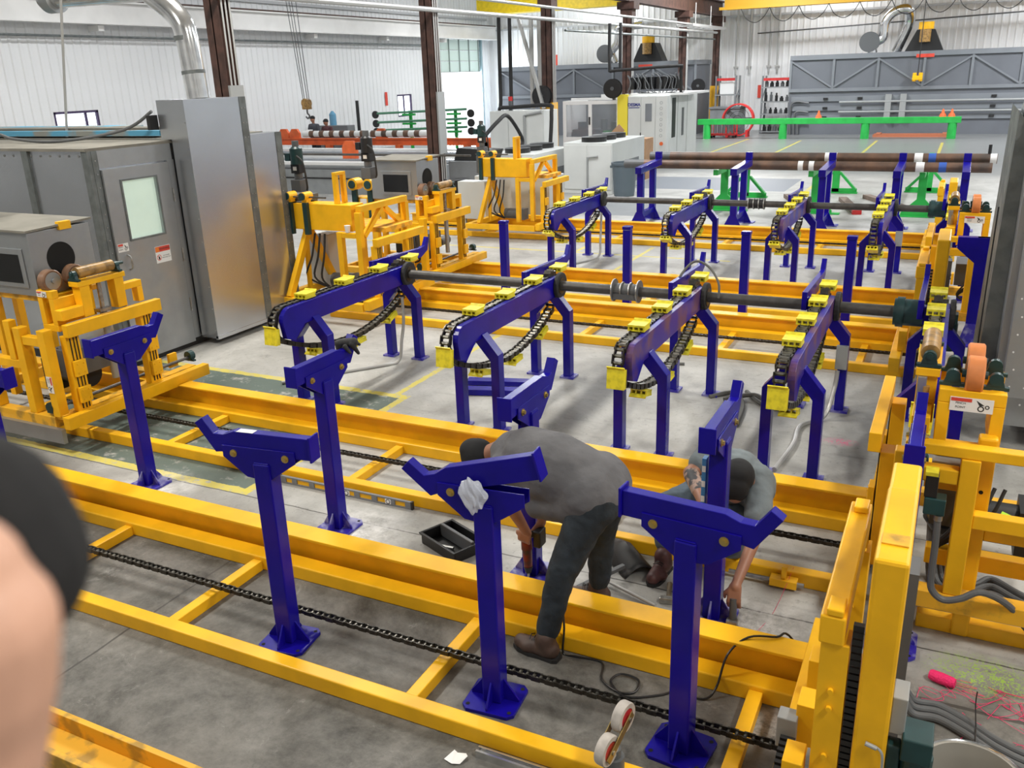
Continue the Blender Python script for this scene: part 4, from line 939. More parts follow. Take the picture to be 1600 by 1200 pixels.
MB().cyl((-1.5, 0, 0.02), (-1.66, 0, 0.02), 0.17, n=28).make('flange', GALVD, t, smooth=True)
one('hanging_rod', MB().cyl((0, 0, 0), (0.30, 0.05, 1.62), 0.016, n=8), CONDU, 'thin grey rod running down to the booth roof at left', 'rod', loc=(-10.3, 7.95, 2.45))
# ================================================================= BACKGROUND
def grp(name, loc, label, cat, group=None, rz=0): return thing(name, loc, label, cat, group, rz)
# blue pipe stands
def pipe_stand(x, label):
    t = grp('pipe_stand', (x, 17.45, 0), label, 'stand', 'blue pipe stands')
    MB().box(-0.065, 0.065, 0, 0.12, 0.02, 1.04).make('front_leg', BLU, t, bevel=0.006)
    MB().box(-0.06, 0.06, 0.80, 0.92, 0.02, 1.06).make('rear_leg', BLU, t, bevel=0.006)
    MB().beam((0, -0.12, 1.11), (0, 1.28, 1.16), 0.13, 0.13).make('top_arm', BLU, t, bevel=0.006)
    MB().box(-0.065, 0.065, 1.20, 1.30, 1.23, 1.37).make('end_stop', BLU, t, bevel=0.004)
    MB().box(-0.05, 0.05, 0.121, 0.799, 0.16, 0.26).make('lower_brace', BLU, t, bevel=0.004)
    for yy in (-0.03, 0.83):
        MB().prism([(-0.19, 0.02), (0.19, 0.02), (0.066, 0.27), (-0.066, 0.27)], 'y', yy-0.012 if yy > 0 else yy, yy+0.0 if yy > 0 else yy+0.012).make('foot_gusset', BLU, t)
        MB().box(-0.24, 0.24, yy-0.06, yy+0.2, 0, 0.02).make('foot_plate', BLUD, t)
    return t
for x, l in ((-5.78, 'leftmost blue pipe stand, under the ends of the brown pipes'), (-3.87, 'blue pipe stand, second from the left'), (-2.25, 'blue pipe stand in the middle of the brown pipes'), (-0.98, 'blue pipe stand left of the far lift arm'), (0.12, 'blue pipe stand at the taped end of the brown pipes')):
    pipe_stand(x, l)
def steel_pipe(y, z, x0, x1, bands, label):
    t = grp('steel_pipe', (0, y, z), label, 'pipe', 'brown steel pipes')
    m = MB(); m.cyl((x0, 0, 0), (x1, 0, 0), 0.093, n=28, cap=False); m.cyl((x0+0.02, 0, 0), (x1-0.02, 0, 0), 0.08, n=28, cap=True)
    m.make('pipe', RUST, t, smooth=True)
    b = MB()
    for a, c in bands: b.cyl((a, 0, 0), (c, 0, 0), 0.0945, n=28, cap=False)
    b.make('white_band', WHITE, t, smooth=True)
    MB().cyl((-0.35 if y < 19 else -0.55, 0, 0), (-0.22 if y < 19 else -0.42, 0, 0), 0.0947, n=28, cap=False).make('blue_band', mat('blue_tape', (0.03, 0.10, 0.42), 0.5), t)
    MB().cyl((x0-0.001, 0, 0), (x0+0.45, 0, 0), 0.0942, n=28, cap=False).make('dark_end', GREYD, t, smooth=True)
    return t
steel_pipe(18.95, 1.085, -6.62, 0.55, ((-2.93, -2.83), (-2.72, -2.62), (-0.75, -0.60)), 'lower front brown steel pipe lying on the stands')
steel_pipe(19.15, 1.235, -6.10, 0.62, ((-2.45, -2.37), (-2.30, -2.22), (-0.80, -0.65), (0.50, 0.61)), 'upper rear brown steel pipe lying on the stands')
one('paint_tin', MB().cyl((0, 0, 0), (0, 0, 0.16), 0.03, n=12), BLK, 'small black rod standing on the pipe end at right', 'rod', loc=(0.48, 19.15, 1.33))
def fork_stand(x, y0, y1, label):
    t = grp('forked_stand', (x, y0, 0), label, 'stand', 'green forked stands')
    d = y1-y0
    for yy in (0, d):
        m = MB(); m.prism([(-0.36, 0.03), (0.36, 0.03), (0.36, 0.08), (0.08, 0.36), (0.08, 0.90), (-0.08, 0.90), (-0.08, 0.36), (-0.36, 0.08)], 'y', yy-0.03, yy+0.03) if yy == 0 else MB_tri(m, yy)
        m.box(-0.52, 0.52, yy-0.09, yy+0.09, 0, 0.0295)
        m.make('foot', GRN, t, bevel=0.005)
    MB().beam((0, 0.031, 0.80), (0, d-0.031, 0.86), 0.12, 0.16).make('top_beam', GRN, t, bevel=0.005)
    MB().box(-0.05, 0.05, -0.85, -0.031, 0.86, 0.975).box(-0.05, 0.05, -0.06, 0.06, 0.9005, 1.1).make('cradle', GRN, t, bevel=0.004)
    MB().box(-0.062, -0.06, 0.4, 0.55, 0.78, 0.88).make('sticker', LABW, t)
    return t
def MB_tri(m, yy):
    m.box(-0.085, 0.085, yy-0.03, yy+0.03, 0.03, 0.90)
    m.beam((-0.47, yy, 0.08), (-0.086, yy, 0.50), 0.06, 0.12, (0, 1, 0)); m.beam((0.47, yy, 0.08), (0.086, yy, 0.50), 0.06, 0.12, (0, 1, 0)); m.box(-0.5, 0.5, yy-0.03, yy+0.03, 0.0301, 0.12)
fork_stand(-4.62, 19.85, 22.1, 'green forked stand with a white sticker, leftmost'); fork_stand(-2.68, 19.85, 23.3, 'green forked stand in the middle, between two blue pipe stands'); fork_stand(-0.62, 19.85, 23.8, 'green forked stand at the right end of the brown pipes')
for x, y, rz, lb in ((-3.3, 21.3, 0.35, 'wooden dunnage board with a red end, leftmost'), (-2.1, 21.0, 0.25, 'wooden dunnage board with a red end, by the middle green stand'), (-1.4, 21.6, 0.5, 'wooden dunnage board with a red end, by the right green stand')):
    t = grp('timber_board', (x, y, 0), lb, 'board', 'boards on the floor', rz)
    MB().box(-0.09, 0.09, -1.0, 1.0, 0, 0.09).make('board', mat('dusty_timber', (0.22, 0.16, 0.13), 0.8, noise=0.2), t)
    MB().box(-0.091, 0.091, -1.15, -1.001, 0, 0.09).make('red_end', RED, t)
# long green beam
t = grp('support_beam', (-5.5, 41.0, 0), 'long bright green beam on round legs in front of the slate oven', 'beam')
MB().box(-5.35, 5.35, -0.15, 0.15, 0.62, 0.86).make('beam', GRN, t, bevel=0.01)
for xx in (-4.95, -1.6, 1.76, 5.05): MB().cyl((xx, 0, 0), (xx, 0, 0.6195), 0.17, n=24).make('leg', GRN, t, smooth=True)
for xx, lb in ((-0.15, 'single small orange cone piece standing on the green beam'), (4.65, 'orange cone piece on the right end of the green beam, left one of two'), (4.98, 'orange cone piece on the right end of the green beam, right one of two')):
    one('cone_clamp', MB().cyl((0, 0, 0), (0, 0, 0.12), 0.14, 0.1, n=12).cyl((0, 0, 0.12), (0, 0, 0.3), 0.07, 0.03, n=12), ORG, lb, 'clamp', 'orange clamps on the green beam', loc=(-5.5+xx, 41.0, 0.861))
one('floor_skid', MB().box(-1.5, 1.5, -0.1, 0.1, 0, 0.10).box(-1.5, 1.5, 0.5, 0.7, 0, 0.10).box(-1.4, -1.2, -0.1, 0.7, 0.1005, 0.14).box(1.2, 1.4, -0.1, 0.7, 0.1005, 0.14), mat('faded_orange_paint', (0.50, 0.16, 0.08), 0.7), 'low faded orange skid on the floor behind the green beam', 'skid', loc=(-2.0, 42.0, 0))
# slate grey ovens against the back wall
def oven(x0, x1, label, fan_x, full, zb=0.0):
    t = grp('curing_oven', (0, 43.55, 0), label, 'oven', 'slate grey ovens')
    MB().box(x0, x1, 0, 2.7, zb, 3.22).make('body', OVEN, t)
    MB().box(x0-0.05, x1+0.05, -0.10, 2.75, 3.2205, 3.42).make('top_rail', OVENL, t)
    MB().box(x0-0.03, x1, -0.09, -0.001, 1.86, 2.0).make('middle_rail', OVENL, t)
    n = int(round((x1-x0)/1.9)); st = (x1-x0)/n
    for k in range(n+1):
        xx = x0+k*st; MB().box(xx-0.05, xx+0.05, -0.08, -0.001, 2.001, 3.22).make('stiffener', OVENL, t)
    for k in range(n):
        a, b = (x0+k*st+0.05, x0+(k+1)*st-0.05); 
        p, q = ((a, -0.04, 3.15), (b, -0.04, 2.05)) if k % 2 == 0 else ((a, -0.04, 2.05), (b, -0.04, 3.15))
        MB().beam(p, q, 0.07, 0.07, (0, 1, 0)).make('diagonal_brace', OVENL, t)
    if full:
        for z in (1.55, 1.15, 0.75): MB().box(x0+0.1, x1, -0.07, -0.001, z-0.11, z+0.11).make('door_rail', OVENL, t)
        for z in (1.40, 0.98): MB().cyl((x0+2.2, -0.18, z), (x1, -0.18, z), 0.05, n=10).make('pipe', BOXG, t)
        for xx in (1.6, 3.05, 8.3, 9.9):
            for z in (1.55, 1.15, 0.75): MB().box(x0+xx-0.1, x0+xx+0.1, -0.12, -0.0705, z-0.05, z+0.05).make('latch', BLK, t)
        for xx in (4.1, 4.7): MB().box(x0+xx, x0+xx+0.25, -0.22, -0.0705, 0.6, 1.7).make('control_column', BOXG, t)
        for k in range(3): MB().tube([(x0+0.15+0.17*k, -0.16, 0.0), (x0+0.15+0.17*k, -0.16, 1.35-0.4*k), (x0+0.9, -0.16, 1.38-0.4*k)], 0.05, 8).make('drain_pipe', GREYD, t)
    MB().box(fan_x-0.35, fan_x+0.35, -0.102, -0.101, 3.16, 3.30).make('sign_plate', LABR, t)
    return t
oven(-7.35, 5.5, 'long slate grey oven against the back wall at right', -1.85, True)
oven(-22.1, -11.75, 'long slate grey oven against the back wall at left, behind the machines', -14.2, False)
for fx, lb in ((-1.95, 'right-hand oven'), (-14.2, 'left-hand oven')):
    t = grp('roof_fan', (fx, 44.2, 3.421), 'yellow-topped extraction fan on the ' + lb, 'fan', 'oven roof fans')
    MB().prism([(-0.75, 0), (0.75, 0), (0.35, 0.85), (-0.35, 0.85)], 'y', -0.45, 0.45).make('hood', BLK, t)
    MB().cyl((0, -0.55, 0.35), (0, -0.55, 0.85), 0.22, n=18).make('motor', TAN, t)
    MB().cyl((0, -0.35, 0.86), (0, -0.35, 1.15), 0.30, n=20).make('yellow_cap', YEL, t)
    d_ = grp('exhaust_duct', (fx-1.7, 44.2, 3.421), 'shiny bent exhaust duct on the ' + lb, 'duct', 'oven exhaust ducts')
    if fx > -5: MB().tube([(-0.35, -0.3, 0), (-0.35, -0.3, 0.4), (0, -0.3, 0.6), (0.05, -0.3, 1.2), (0.35, -0.3, 1.6), (0.9, -0.3, 1.7), (1.0, 0.1, 1.2), (0.55, 0.3, 0)], 0.2, 14).make('pipe', DUCT, d_, smooth=True)
    else: MB().tube([(0, -0.3, 0), (-0.2, -0.3, 0.5), (0.1, -0.3, 0.9), (0.15, -0.3, 1.35), (0.2, -0.3, 1.62), (1.4, -0.3, 1.7)], 0.19, 14).make('pipe', DUCT, d_, smooth=True)
    MB().cyl((-0.5, -0.5, 0.45), (-0.5, -0.2, 0.45), 0.42, n=24).make('blower', GREYD, d_)
ch_ = grp('chain_hoist', (-2.05, 43.2, 2.25), 'yellow chain hoist hook hanging in front of the right-hand oven', 'hoist')
MB().box(-0.2, 0.2, -0.1, 0.1, 0, 0.18).cyl((-0.12,0,-0.05),(-0.12,0,0.3),0.08).cyl((0.12,0,-0.05),(0.12,0,0.3),0.08).make('hook_block', YEL, ch_, bevel=0.02)
MB().cyl((0, 0, 0.18), (0, 0, 4.2), 0.02, n=6).make('chain', BLK, ch_)
# yellow crane girders overhead
one('crane_girder', MB().box(-22.9, -11.7, -0.35, 0.35, 0, 0.75).box(-22.9, -11.7, -0.5, -0.35, 0.0, 0.08), CRANE, 'bright yellow bridge crane girder behind the brown columns, top left', 'crane', loc=(0, 43.0, 5.95))
one('crane_girder', MB().box(-10.4, 5.5, -0.4, 0.4, 0, 0.9).box(-10.6, 5.5, -0.55, -0.4, -0.02, 0.1), mat('deep_crane_yellow', (0.66, 0.36, 0.02), 0.45), 'deep yellow bridge crane girder at the top right', 'crane', loc=(0, 43.5, 5.50))
fc = grp('festoon_cable', (0, 42.9, 5.48), 'black festoon cable looping under the yellow crane girder', 'cable')
fm = MB()
for k in range(9):
    x0 = -9.6+k*1.25; fm.tube([(x0, 0, 0), (x0+0.25, 0, -0.42), (x0+0.65, 0, -0.60), (x0+1.0, 0, -0.40), (x0+1.25, 0, 0)], 0.018, 6)
fm.make('cable', BLK, fc)
one('wall_cable', MB().tube([(-9.6, 0, 0.25), (-3, 0, 0.45), (7, 0, 0.75)], 0.035, 6), GREYD, 'thin dark cable strung along the back wall above the oven', 'cable', loc=(0, 46.75, 4.3))
for x in (-10.6, -9.95, -9.0, -8.6, -3.1, 2.2):
    one('wall_conduit', MB().cyl((0, 0, 2.7), (0, 0, 6.2), 0.05, n=8).box(-0.12, 0.12, -0.05, 0.05, 3.0, 3.06), CONDU, {-10.6: 'silver conduit on the back wall, leftmost behind the last column', -9.95: 'silver conduit on the back wall right of the last column', -9.0: 'silver conduit on the back wall above the right shelving rack', -8.6: 'silver conduit on the back wall, second above the right rack', -3.1: 'silver conduit on the back wall above the right-hand oven', 2.2: 'thick silver conduit on the back wall at the right edge'}[x], 'pipe', 'back wall conduits', loc=(x, 46.85, 0))
# green beam ends: cabinet machine
t = grp('injection_machine', (-9.95, 28.7, 0), 'tall light grey machine cabinet with blue lettering and a yellow side panel', 'machine')
MB().box(0, 1.33, 0, 3.6, 0.08, 2.24).make('cabinet', LGRAY, t, bevel=0.01)
for a, b in ((0.01, 0.44), (0.455, 0.93), (0.945, 1.31)): MB().box(a, b, -0.022, -0.001, 0.14, 2.22).make('door', LGRAY, t, bevel=0.004)
for yy in (0.25, 1.15, 2.3): MB().box(1.331, 1.35, yy, yy+0.8, 0.14, 2.2).make('side_door', LGRAY, t, bevel=0.004)
MB().box(1.3505, 1.358, 0.45, 0.85, 0.9, 2.15).make('black_window', BLK, t); MB().box(1.3505, 1.358, 1.6, 1.85, 0.9, 1.8).make('dark_window', GREYD, t)
MB().box(0.60, 0.82, -0.03, -0.0225, 1.45, 2.0).make('control_panel', OVENL, t)
text_mesh('lettering', 'DESMA', 0.135, mat('navy_ink', (0.01, 0.02, 0.2), 0.5), t, frame_m((0.215, -0.0235, 1.97), (1, 0, 0), (0, 0, 1)), 0.001, 0.005)
MB().box(0.03, 0.40, -0.026, -0.0225, 1.87, 1.895).make('logo_underline', MATS['navy_ink'], t)
vt = MB()
for k in range(7): vt.lathe([(0.035, 0), (0.05, 0)], (1.13, -0.0235, 2.02-k*0.17), 'y', 12)
vt.make('vertical_mark', GALVD, t)
MB().cyl((1.16, -0.0225, 0.75), (1.16, -0.05, 0.75), 0.06, n=16).make('warning_lamp', ORG, t)
MB().box(0.43, 0.46, -0.035, -0.0225, 0.95, 1.1).make('handle', BLK, t)
MB().box(-0.36, -0.01, -0.02, 0.1, 0.6, 2.30).make('yellow_panel', mat('panel_yellow', (0.80, 0.66, 0.05), 0.5), t)
MB().box(-0.2, 1.9, 0.3, 3.0, 2.241, 2.31).make('roof_frame', WHITE, t)
hb = grp('hose_manifold', (-9.95, 29.2, 2.311), 'row of black motors with grey hoses on top of the light grey machine cabinet', 'hoses')
for k in range(8):
    MB().cyl((-0.05+k*0.22, 0.1, 0.12), (-0.05+k*0.22, 0.1, 0.50), 0.11, n=12).make('motor', BLK, hb)
hm = MB(); random.seed(3)
for k in range(14):
    x0 = -0.1+k*0.13; hm.tube([(x0, 0.0, 0.45+0.1*random.random()), (x0-0.1*random.random(), -0.12, 0.52+0.12*random.random()), (x0+0.3*random.random()-0.1, -0.18, 0.35*random.random()+0.1), (x0+0.2*random.random(), -0.2, 0.08*random.random()), (0.5+0.06*k, -0.1, 0.0)], 0.015, 6, 4)
hm.make('hose', HOSE, hb)
# white guarded machine left of it
t = grp('guarded_machine', (-12.35, 28.9, 0), 'white machine enclosure with two clear guard windows', 'machine')
MB().box(0, 2.05, 0, 0.05, 0.0, 0.95).box(0, 0.12, 0, 0.05, 0.9505, 2.0).box(0.93, 1.05, 0, 0.05, 0.9505, 2.0).box(1.93, 2.05, 0, 0.05, 0.9505, 2.0).box(0, 2.05, 0, 0.05, 2.0005, 2.12).box(0, 0.05, 0.0505, 2.2, 0, 2.12).box(2.0, 2.05, 0.0505, 2.2, 0, 2.12).make('frame', WHITE, t)
for a, b in ((0.12, 0.93), (1.05, 1.93)): MB().box(a, b, 0.01, 0.02, 0.951, 2.0).make('guard_window', CLEAR, t)
MB().box(0.06, 1.98, 2.0, 2.1, 0, 2.0).make('back_panel', GRAYM, t)
m = MB(); m.box(0.1, 1.9, 0.6, 1.8, 0, 1.15).cyl((0.4,0.8,1.15),(0.4,0.8,1.4),0.16).cyl((1.2,0.8,1.15),(1.2,0.8,1.5),0.12).cyl((1.6,0.8,1.15),(1.6,0.8,1.4),0.15); m.make('mechanism', GREYD, t)
MB().box(1.3, 1.85, 0.4, 0.59, 0.95, 1.12).make('green_block', GRN, t); MB().box(0.96, 1.0, -0.05, -0.001, 1.35, 1.6).make('handle', BLK, t)
MB().box(0.1, 1.9, 0.5, 0.6, 2.1205, 2.2).box(1.2, 1.5, 0.5, 0.6, 2.2, 2.3).make('top_rail', WHITE, t)
def reel(x, y, z, lb):
    t = grp('hose_reel', (x, y, z), lb, 'reel', 'black hose reels')
    MB().cyl((0, -0.06, 0), (0, -0.05, 0), 0.30, n=28).cyl((0, 0.08, 0), (0, 0.09, 0), 0.30, n=28).cyl((0, -0.05, 0), (0, 0.08, 0), 0.24, n=24).make('reel', BLK, t, smooth=True)
    MB().cyl((0, -0.075, 0), (0, -0.061, 0), 0.06, n=12).make('hub', GREYD, t)
    MB().box(-0.04, 0.04, 0.091, 0.2, -0.36, 0.1).make('bracket', GREYD, t)
reel(-11.35, 25.0, 2.40, 'black hose reel on the column by the white cabinet'); reel(-10.3, 28.2, 2.50, 'black hose reel above the guarded machine beside the yellow panel'); reel(-10.9, 40.9, 2.3, 'black hose reel with a red guard by the far column')
# tall white cabinet and chillers
t = grp('control_cabinet', (-12.6, 24.0, 0), 'tall white control cabinet behind the far girder carriage', 'cabinet')
MB().box(0, 1.75, 0, 1.0, 0.05, 2.03).make('body', LGRAY, t, bevel=0.01)
MB().box(0.02, 0.60, -0.02, -0.001, 0.1, 2.0).make('door', LGRAY, t, bevel=0.004); MB().box(0.62, 1.18, -0.02, -0.001, 0.1, 2.0).make('door', LGRAY, t, bevel=0.004); MB().box(1.2, 1.73, -0.02, -0.001, 0.1, 2.0).make('door', LGRAY, t, bevel=0.004)
MB().cyl((0.5, 0.4, 2.031), (0.5, 0.4, 2.3), 0.06, n=14).make('beacon_base', GREYD, t); MB().cyl((0.5, 0.4, 2.301), (0.5, 0.4, 2.42), 0.065, n=14).make('beacon', RED, t)
MB().tube([(1.15, -0.05, 0.9), (1.15, -0.05, 1.9), (1.7, -0.05, 2.0)], 0.04, 8, 1).make('conduit', BOXG, t)
def chiller(x, y, w_, d_, h, lb):
    t = grp('chiller', (x, y, 0), lb, 'machine', 'light grey chillers')
    MB().box(0, w_, 0, d_, 0.0, h).make('body', LGRAY, t, bevel=0.012)
    MB().box(0.03, w_*0.48, -0.02, -0.001, 0.12, h-0.06).make('door', LGRAY, t, bevel=0.004); MB().box(w_*0.52, w_-0.03, -0.02, -0.001, 0.12, h-0.06).make('door', LGRAY, t, bevel=0.004)
    MB().box(w_+0.001, w_+0.012, 0.3, 1.1, 0.15, h*0.6).make('grille', GRAYM, t); MB().box(w_+0.001, w_+0.012, 1.3, 2.1, 0.15, h*0.6).make('grille', GRAYM, t)
    MB().tube([(w_*0.5, -0.05, 0.15), (w_*0.5, -0.05, h*0.72), (w_*0.72, -0.05, h*0.74)], 0.022, 8, 1).make('pipe', BOXG, t)
    for k in range(3):
        MB().cyl((w_*0.5, 0.45+0.75*k, h+0.001), (w_*0.5, 0.45+0.75*k, h+0.10), 0.33, n=24).make('fan', BLK, t)
        MB().lathe([(0.30, 0.0), (0.34, 0.02)], (w_*0.5, 0.45+0.75*k, h+0.10), 'z', 24).make('fan_ring', GREYD, t)
    return t
chiller(-9.35, 21.9, 1.35, 2.6, 1.30, 'light grey chiller with black fans, left of the plastic bin'); chiller(-10.95, 20.6, 1.35, 2.4, 1.12, 'light grey chiller with black fans behind the far girder carriage')
t = grp('hydraulic_unit', (-9.3, 16.9, -0.05), 'light grey hydraulic unit with a gauge under the far box girder', 'machine')
MB().box(0.0, 1.75, 0.0, 0.8, 0.05, 1.05).make('body', LGRAY, t, bevel=0.01); MB().lathe([(0.0, 0), (0.06, 0), (0.07, 0.02)], (1.35, -0.02, 0.75), 'y', 18).make('gauge', STEEL, t); MB().box(1.32, 1.38, -0.02, -0.001, 0.35, 0.55).make('sight_glass', BLK, t)
one('electrical_box', MB().box(0, 0.62, 0, 0.35, 0.25, 1.0).box(0.05, 0.12, 0.05, 0.12, 0, 0.2495).box(0.5, 0.57, 0.05, 0.12, 0, 0.2495), LGRAY, 'white electrical box left of the far carriage leg', 'box', loc=(-9.15, 15.9, 0), bevel=0.006)
one('electrical_box', MB().box(0, 0.42, 0, 0.3, 0.30, 1.0).box(0.04, 0.1, 0.05, 0.12, 0, 0.2995).box(0.3, 0.36, 0.05, 0.12, 0, 0.2995), LGRAY, 'pale electrical box beside the metal panels, under the nearer box girder', 'box', loc=(-8.15, 9.75, 0), bevel=0.006)
one('waste_bin', MB().cyl((0, 0, 0), (0, 0, 0.86), 0.28, 0.36, n=4), BLK, 'square black waste bin in front of the second brown column', 'bin', loc=(-10.0, 17.4, 0))
t = grp('press_bed', (-11.1, 18.9, 0), 'dark grey machine bed behind the black waste bin', 'machine')
MB().box(0, 1.2, 0, 1.6, 0, 1.1).make('bed', GRAYM, t, bevel=0.01); MB().prism([(0.1, 1.101), (1.1, 1.101), (1.2, 1.35), (0.2, 1.40)], 'y', 0.1, 0.6).make('black_cover', BLK, t)
t = grp('plastic_bin', (-7.62, 21.75, 0), 'round grey-blue plastic rubbish bin under the pipe ends', 'bin')
MB().lathe([(0.24, 0), (0.26, 0.02), (0.31, 0.78), (0.33, 0.78), (0.335, 0.84), (0.30, 0.84), (0.27, 0.1), (0.0, 0.08)], (0, 0, 0), 'z', 32).make('body', TRASH, t, smooth=True)
MB().box(0.30, 0.36, -0.08, 0.08, 0.70, 0.76).box(-0.36, -0.30, -0.08, 0.08, 0.70, 0.76).make('handle', TRASH, t)
t = grp('cardboard_box', (-8.65, 25.6, 0), 'open brown cardboard box left of the light grey cabinet', 'box')
MB().box(-0.45, 0.45, -0.35, 0.35, 0, 1.15).make('carton', CARD, t); MB().beam((-0.45, -0.35, 1.15), (-0.62, -0.36, 1.33), 0.7, 0.012, (0, 1, 0)).make('flap', CARD, t)
# black pipes dropping from the overhead conduit
one('coolant_pipe', MB().tube([(-12.45, 24.5, 4.6), (-12.47, 24.5, 2.3), (-12.3, 24.3, 2.12), (-10.7, 23.9, 2.18), (-10.52, 23.8, 2.0), (-10.55, 23.75, 1.12)], 0.055, 10, 4), BLKR, 'left black insulated pipe dropping beside the white cabinet', 'pipe', 'black insulated pipes')
one('coolant_pipe', MB().tube([(-12.2, 24.7, 4.6), (-12.22, 24.7, 2.06)], 0.055, 10, 1), BLKR, 'right black insulated pipe dropping onto the white cabinet', 'pipe', 'black insulated pipes')
one('coolant_pipe', MB().tube([(-11.0, 20.5, 1.5), (-10.75, 20.9, 1.9), (-10.8, 21.6, 2.0), (-10.9, 22.6, 1.4), (-10.9, 22.6, 1.15)], 0.05, 10), BLKR, 'black insulated pipe bending down to the chiller fans', 'pipe', 'black insulated pipes')
one('coolant_pipe', MB().tube([(-10.33, 28.0, 4.45), (-10.33, 28.0, 3.15), (-10.1, 28.0, 3.05), (-8.15, 28.05, 3.12), (-8.05, 28.1, 3.0), (-8.05, 28.2, 2.35)], 0.05, 10, 3), BLKR, 'black insulated pipe running above the light grey machine cabinet', 'pipe', 'black insulated pipes')
one('coolant_pipe', MB().tube([(-10.05, 28.2, 4.45), (-10.05, 28.2, 3.06)], 0.05, 10, 1), BLKR, 'short vertical black pipe left of the light grey machine cabinet', 'pipe', 'black insulated pipes')
one('drop_conduit', MB().beam((0, 0, 0), (0.75, 0, -2.5), 0.10, 0.08), CONDU, 'slanting grey drop conduit in front of the left-hand oven', 'pipe', loc=(-12.0, 24.9, 4.55))
one('drop_conduit', MB().box(-0.05, 0.05, -0.05, 0.05, 0, 2.5), CONDU, 'upright silver conduit left of the third brown column', 'pipe', loc=(-11.75, 25.2, 2.05)); one('drop_conduit', MB().box(-0.06, 0.06, -0.05, 0.05, 0, 2.5), CONDU, 'upright silver conduit touching the third brown column', 'pipe', loc=(-11.57, 25.4, 2.05))
one('caution_sign', MB().box(-0.15, 0.10, 0, 0.02, 0, 0.55), LABO, 'orange warning sign on the left-hand oven roof', 'sign', loc=(-19.3, 43.5, 3.421)); one('caution_sign', MB().box(-0.1, 0.10, 0, 0.02, 0, 0.5), LABR, 'red warning sign beside the orange one on the left-hand oven roof', 'sign', loc=(-18.95, 43.5, 3.421))
# shelving racks
def rack(x, y, w_, h, shelves, lb):
    t = grp('shelving_rack', (x, y, 0), lb, 'rack', 'storage racks')
    for sx in (0, w_):
        for sy in (0, 0.8): MB().box(sx-0.04, sx+0.04, sy-0.04, sy+0.04, 0, h).make('upright', GRAYM, t)
        MB().beam((sx, 0.03, 0.3), (sx, 0.77, 0.9), 0.03, 0.03).beam((sx, 0.03, 1.5), (sx, 0.77, 2.1), 0.03, 0.03).make('brace', GRAYM, t)
    for z in shelves: MB().box(-0.05, w_+0.05, -0.05, 0.85, z-0.05, z).make('shelf', GALVD, t)
    MB().box(0.04, w_-0.04, -0.06, -0.0505, h-0.22, h-0.1).make('top_beam', RED if w_ < 2 else ORG, t)
    return t
rk = rack(-8.75, 44.4, 1.25, 2.6, (0.1, 0.9, 1.45, 2.1), 'shelving rack with dark parts left of the right-hand oven')
random.seed(5)
SH = {0.1: 'bottom shelf', 0.9: 'second shelf', 1.45: 'third shelf', 2.1: 'top shelf'}; PL = ('leftmost', 'second', 'middle', 'fourth', 'rightmost')
for z in (0.1, 0.9, 1.45, 2.1):
    for k in range(5):
        xx = -8.6+k*0.24; hh = 0.22+0.25*random.random()*(1 if z == 1.45 else 0.4); r = 0.06+0.03*random.random()
        one('machine_part', MB().cyl((0, 0, 0), (0, 0, hh*0.7), r, n=12).cyl((0, 0, hh*0.7), (0, 0, hh), r*0.6, n=12), BLK if (k+int(z*10)) % 3 else GREYD, 'dark round machine part, %s on the %s of the far rack' % (PL[k], SH[z]), 'part', 'machine parts on the rack', loc=(xx, 44.6, z+0.001))
rack(-11.0, 44.6, 0.95, 2.65, (0.1, 0.95, 1.8), 'shelving rack with an orange top rail behind the yellow column guard')
one('wrapped_load', MB().box(0, 0.7, 0, 0.6, 0, 0.55), WHITE, 'white wrapped load on the rack behind the yellow column guard', 'load', loc=(-10.85, 44.7, 1.801), bevel=0.03)
one('grey_crate', MB().box(0, 1.5, 0, 0.8, 0, 1.2).box(-0.05, 1.55, -0.05, 0.85, 1.2005, 1.28), GRAYM, 'dark grey crate behind the big red fan', 'crate', loc=(-10.9, 43.2, 0))
t = grp('floor_fan', (-9.35, 42.3, 0.75), 'big round red-rimmed floor fan', 'fan')
MB().lathe([(0.66, -0.18), (0.72, -0.18), (0.72, 0.18), (0.66, 0.18), (0.66, -0.18)], (0, 0, 0), 'y', 32).make('shroud', RED, t, smooth=True)
for k in range(5): MB().beam((0, 0, 0), (0.62*math.cos(k*2*PI/5), 0.02, 0.62*math.sin(k*2*PI/5)), 0.03, 0.2).make('blade', GREYD, t)
g = MB()
for r in (0.2, 0.38, 0.55): g.lathe([(r-0.008, -0.18), (r+0.008, -0.19)], (0, 0, 0), 'y', 28)
g.make('grille', BLK, t); MB().box(-0.5, -0.4, -0.25, 0.25, -0.75, -0.45).box(0.4, 0.5, -0.25, 0.25, -0.75, -0.45).make('foot', RED, t)
t = grp('tool_cart', (-10.4, 41.3, 0), 'red wheeled cart loaded with cylinders behind the green beam', 'cart')
MB().box(0, 1.15, 0, 0.6, 0.12, 0.2).box(0.02, 0.07, 0.0, 0.05, 0.2005, 0.75).box(1.08, 1.13, 0, 0.05, 0.2005, 0.75).box(0.02, 0.07, 0.55, 0.6, 0.2005, 0.75).box(1.08, 1.13, 0.55, 0.6, 0.2005, 0.75).make('frame', RED, t)
for k in range(5): MB().cyl((0.18+k*0.2, 0.3, 0.201), (0.18+k*0.2, 0.3, 0.62), 0.07, n=14).make('cylinder', GREYD, t)
for a in (0.08, 1.07):
    for b_ in (0.06, 0.54): MB().cyl((a, b_-0.02, 0.06), (a, b_+0.02, 0.06), 0.059, n=14).make('caster', BLK, t)
for x, z, lb in ((-9.45, 1.75, 'red fire sign on the back wall between the racks'),): one('fire_sign', MB().box(-0.08, 0.08, 0, 0.01, 0, 0.6), LABR, lb, 'sign', loc=(x+0.05, 46.93, z-0.2))
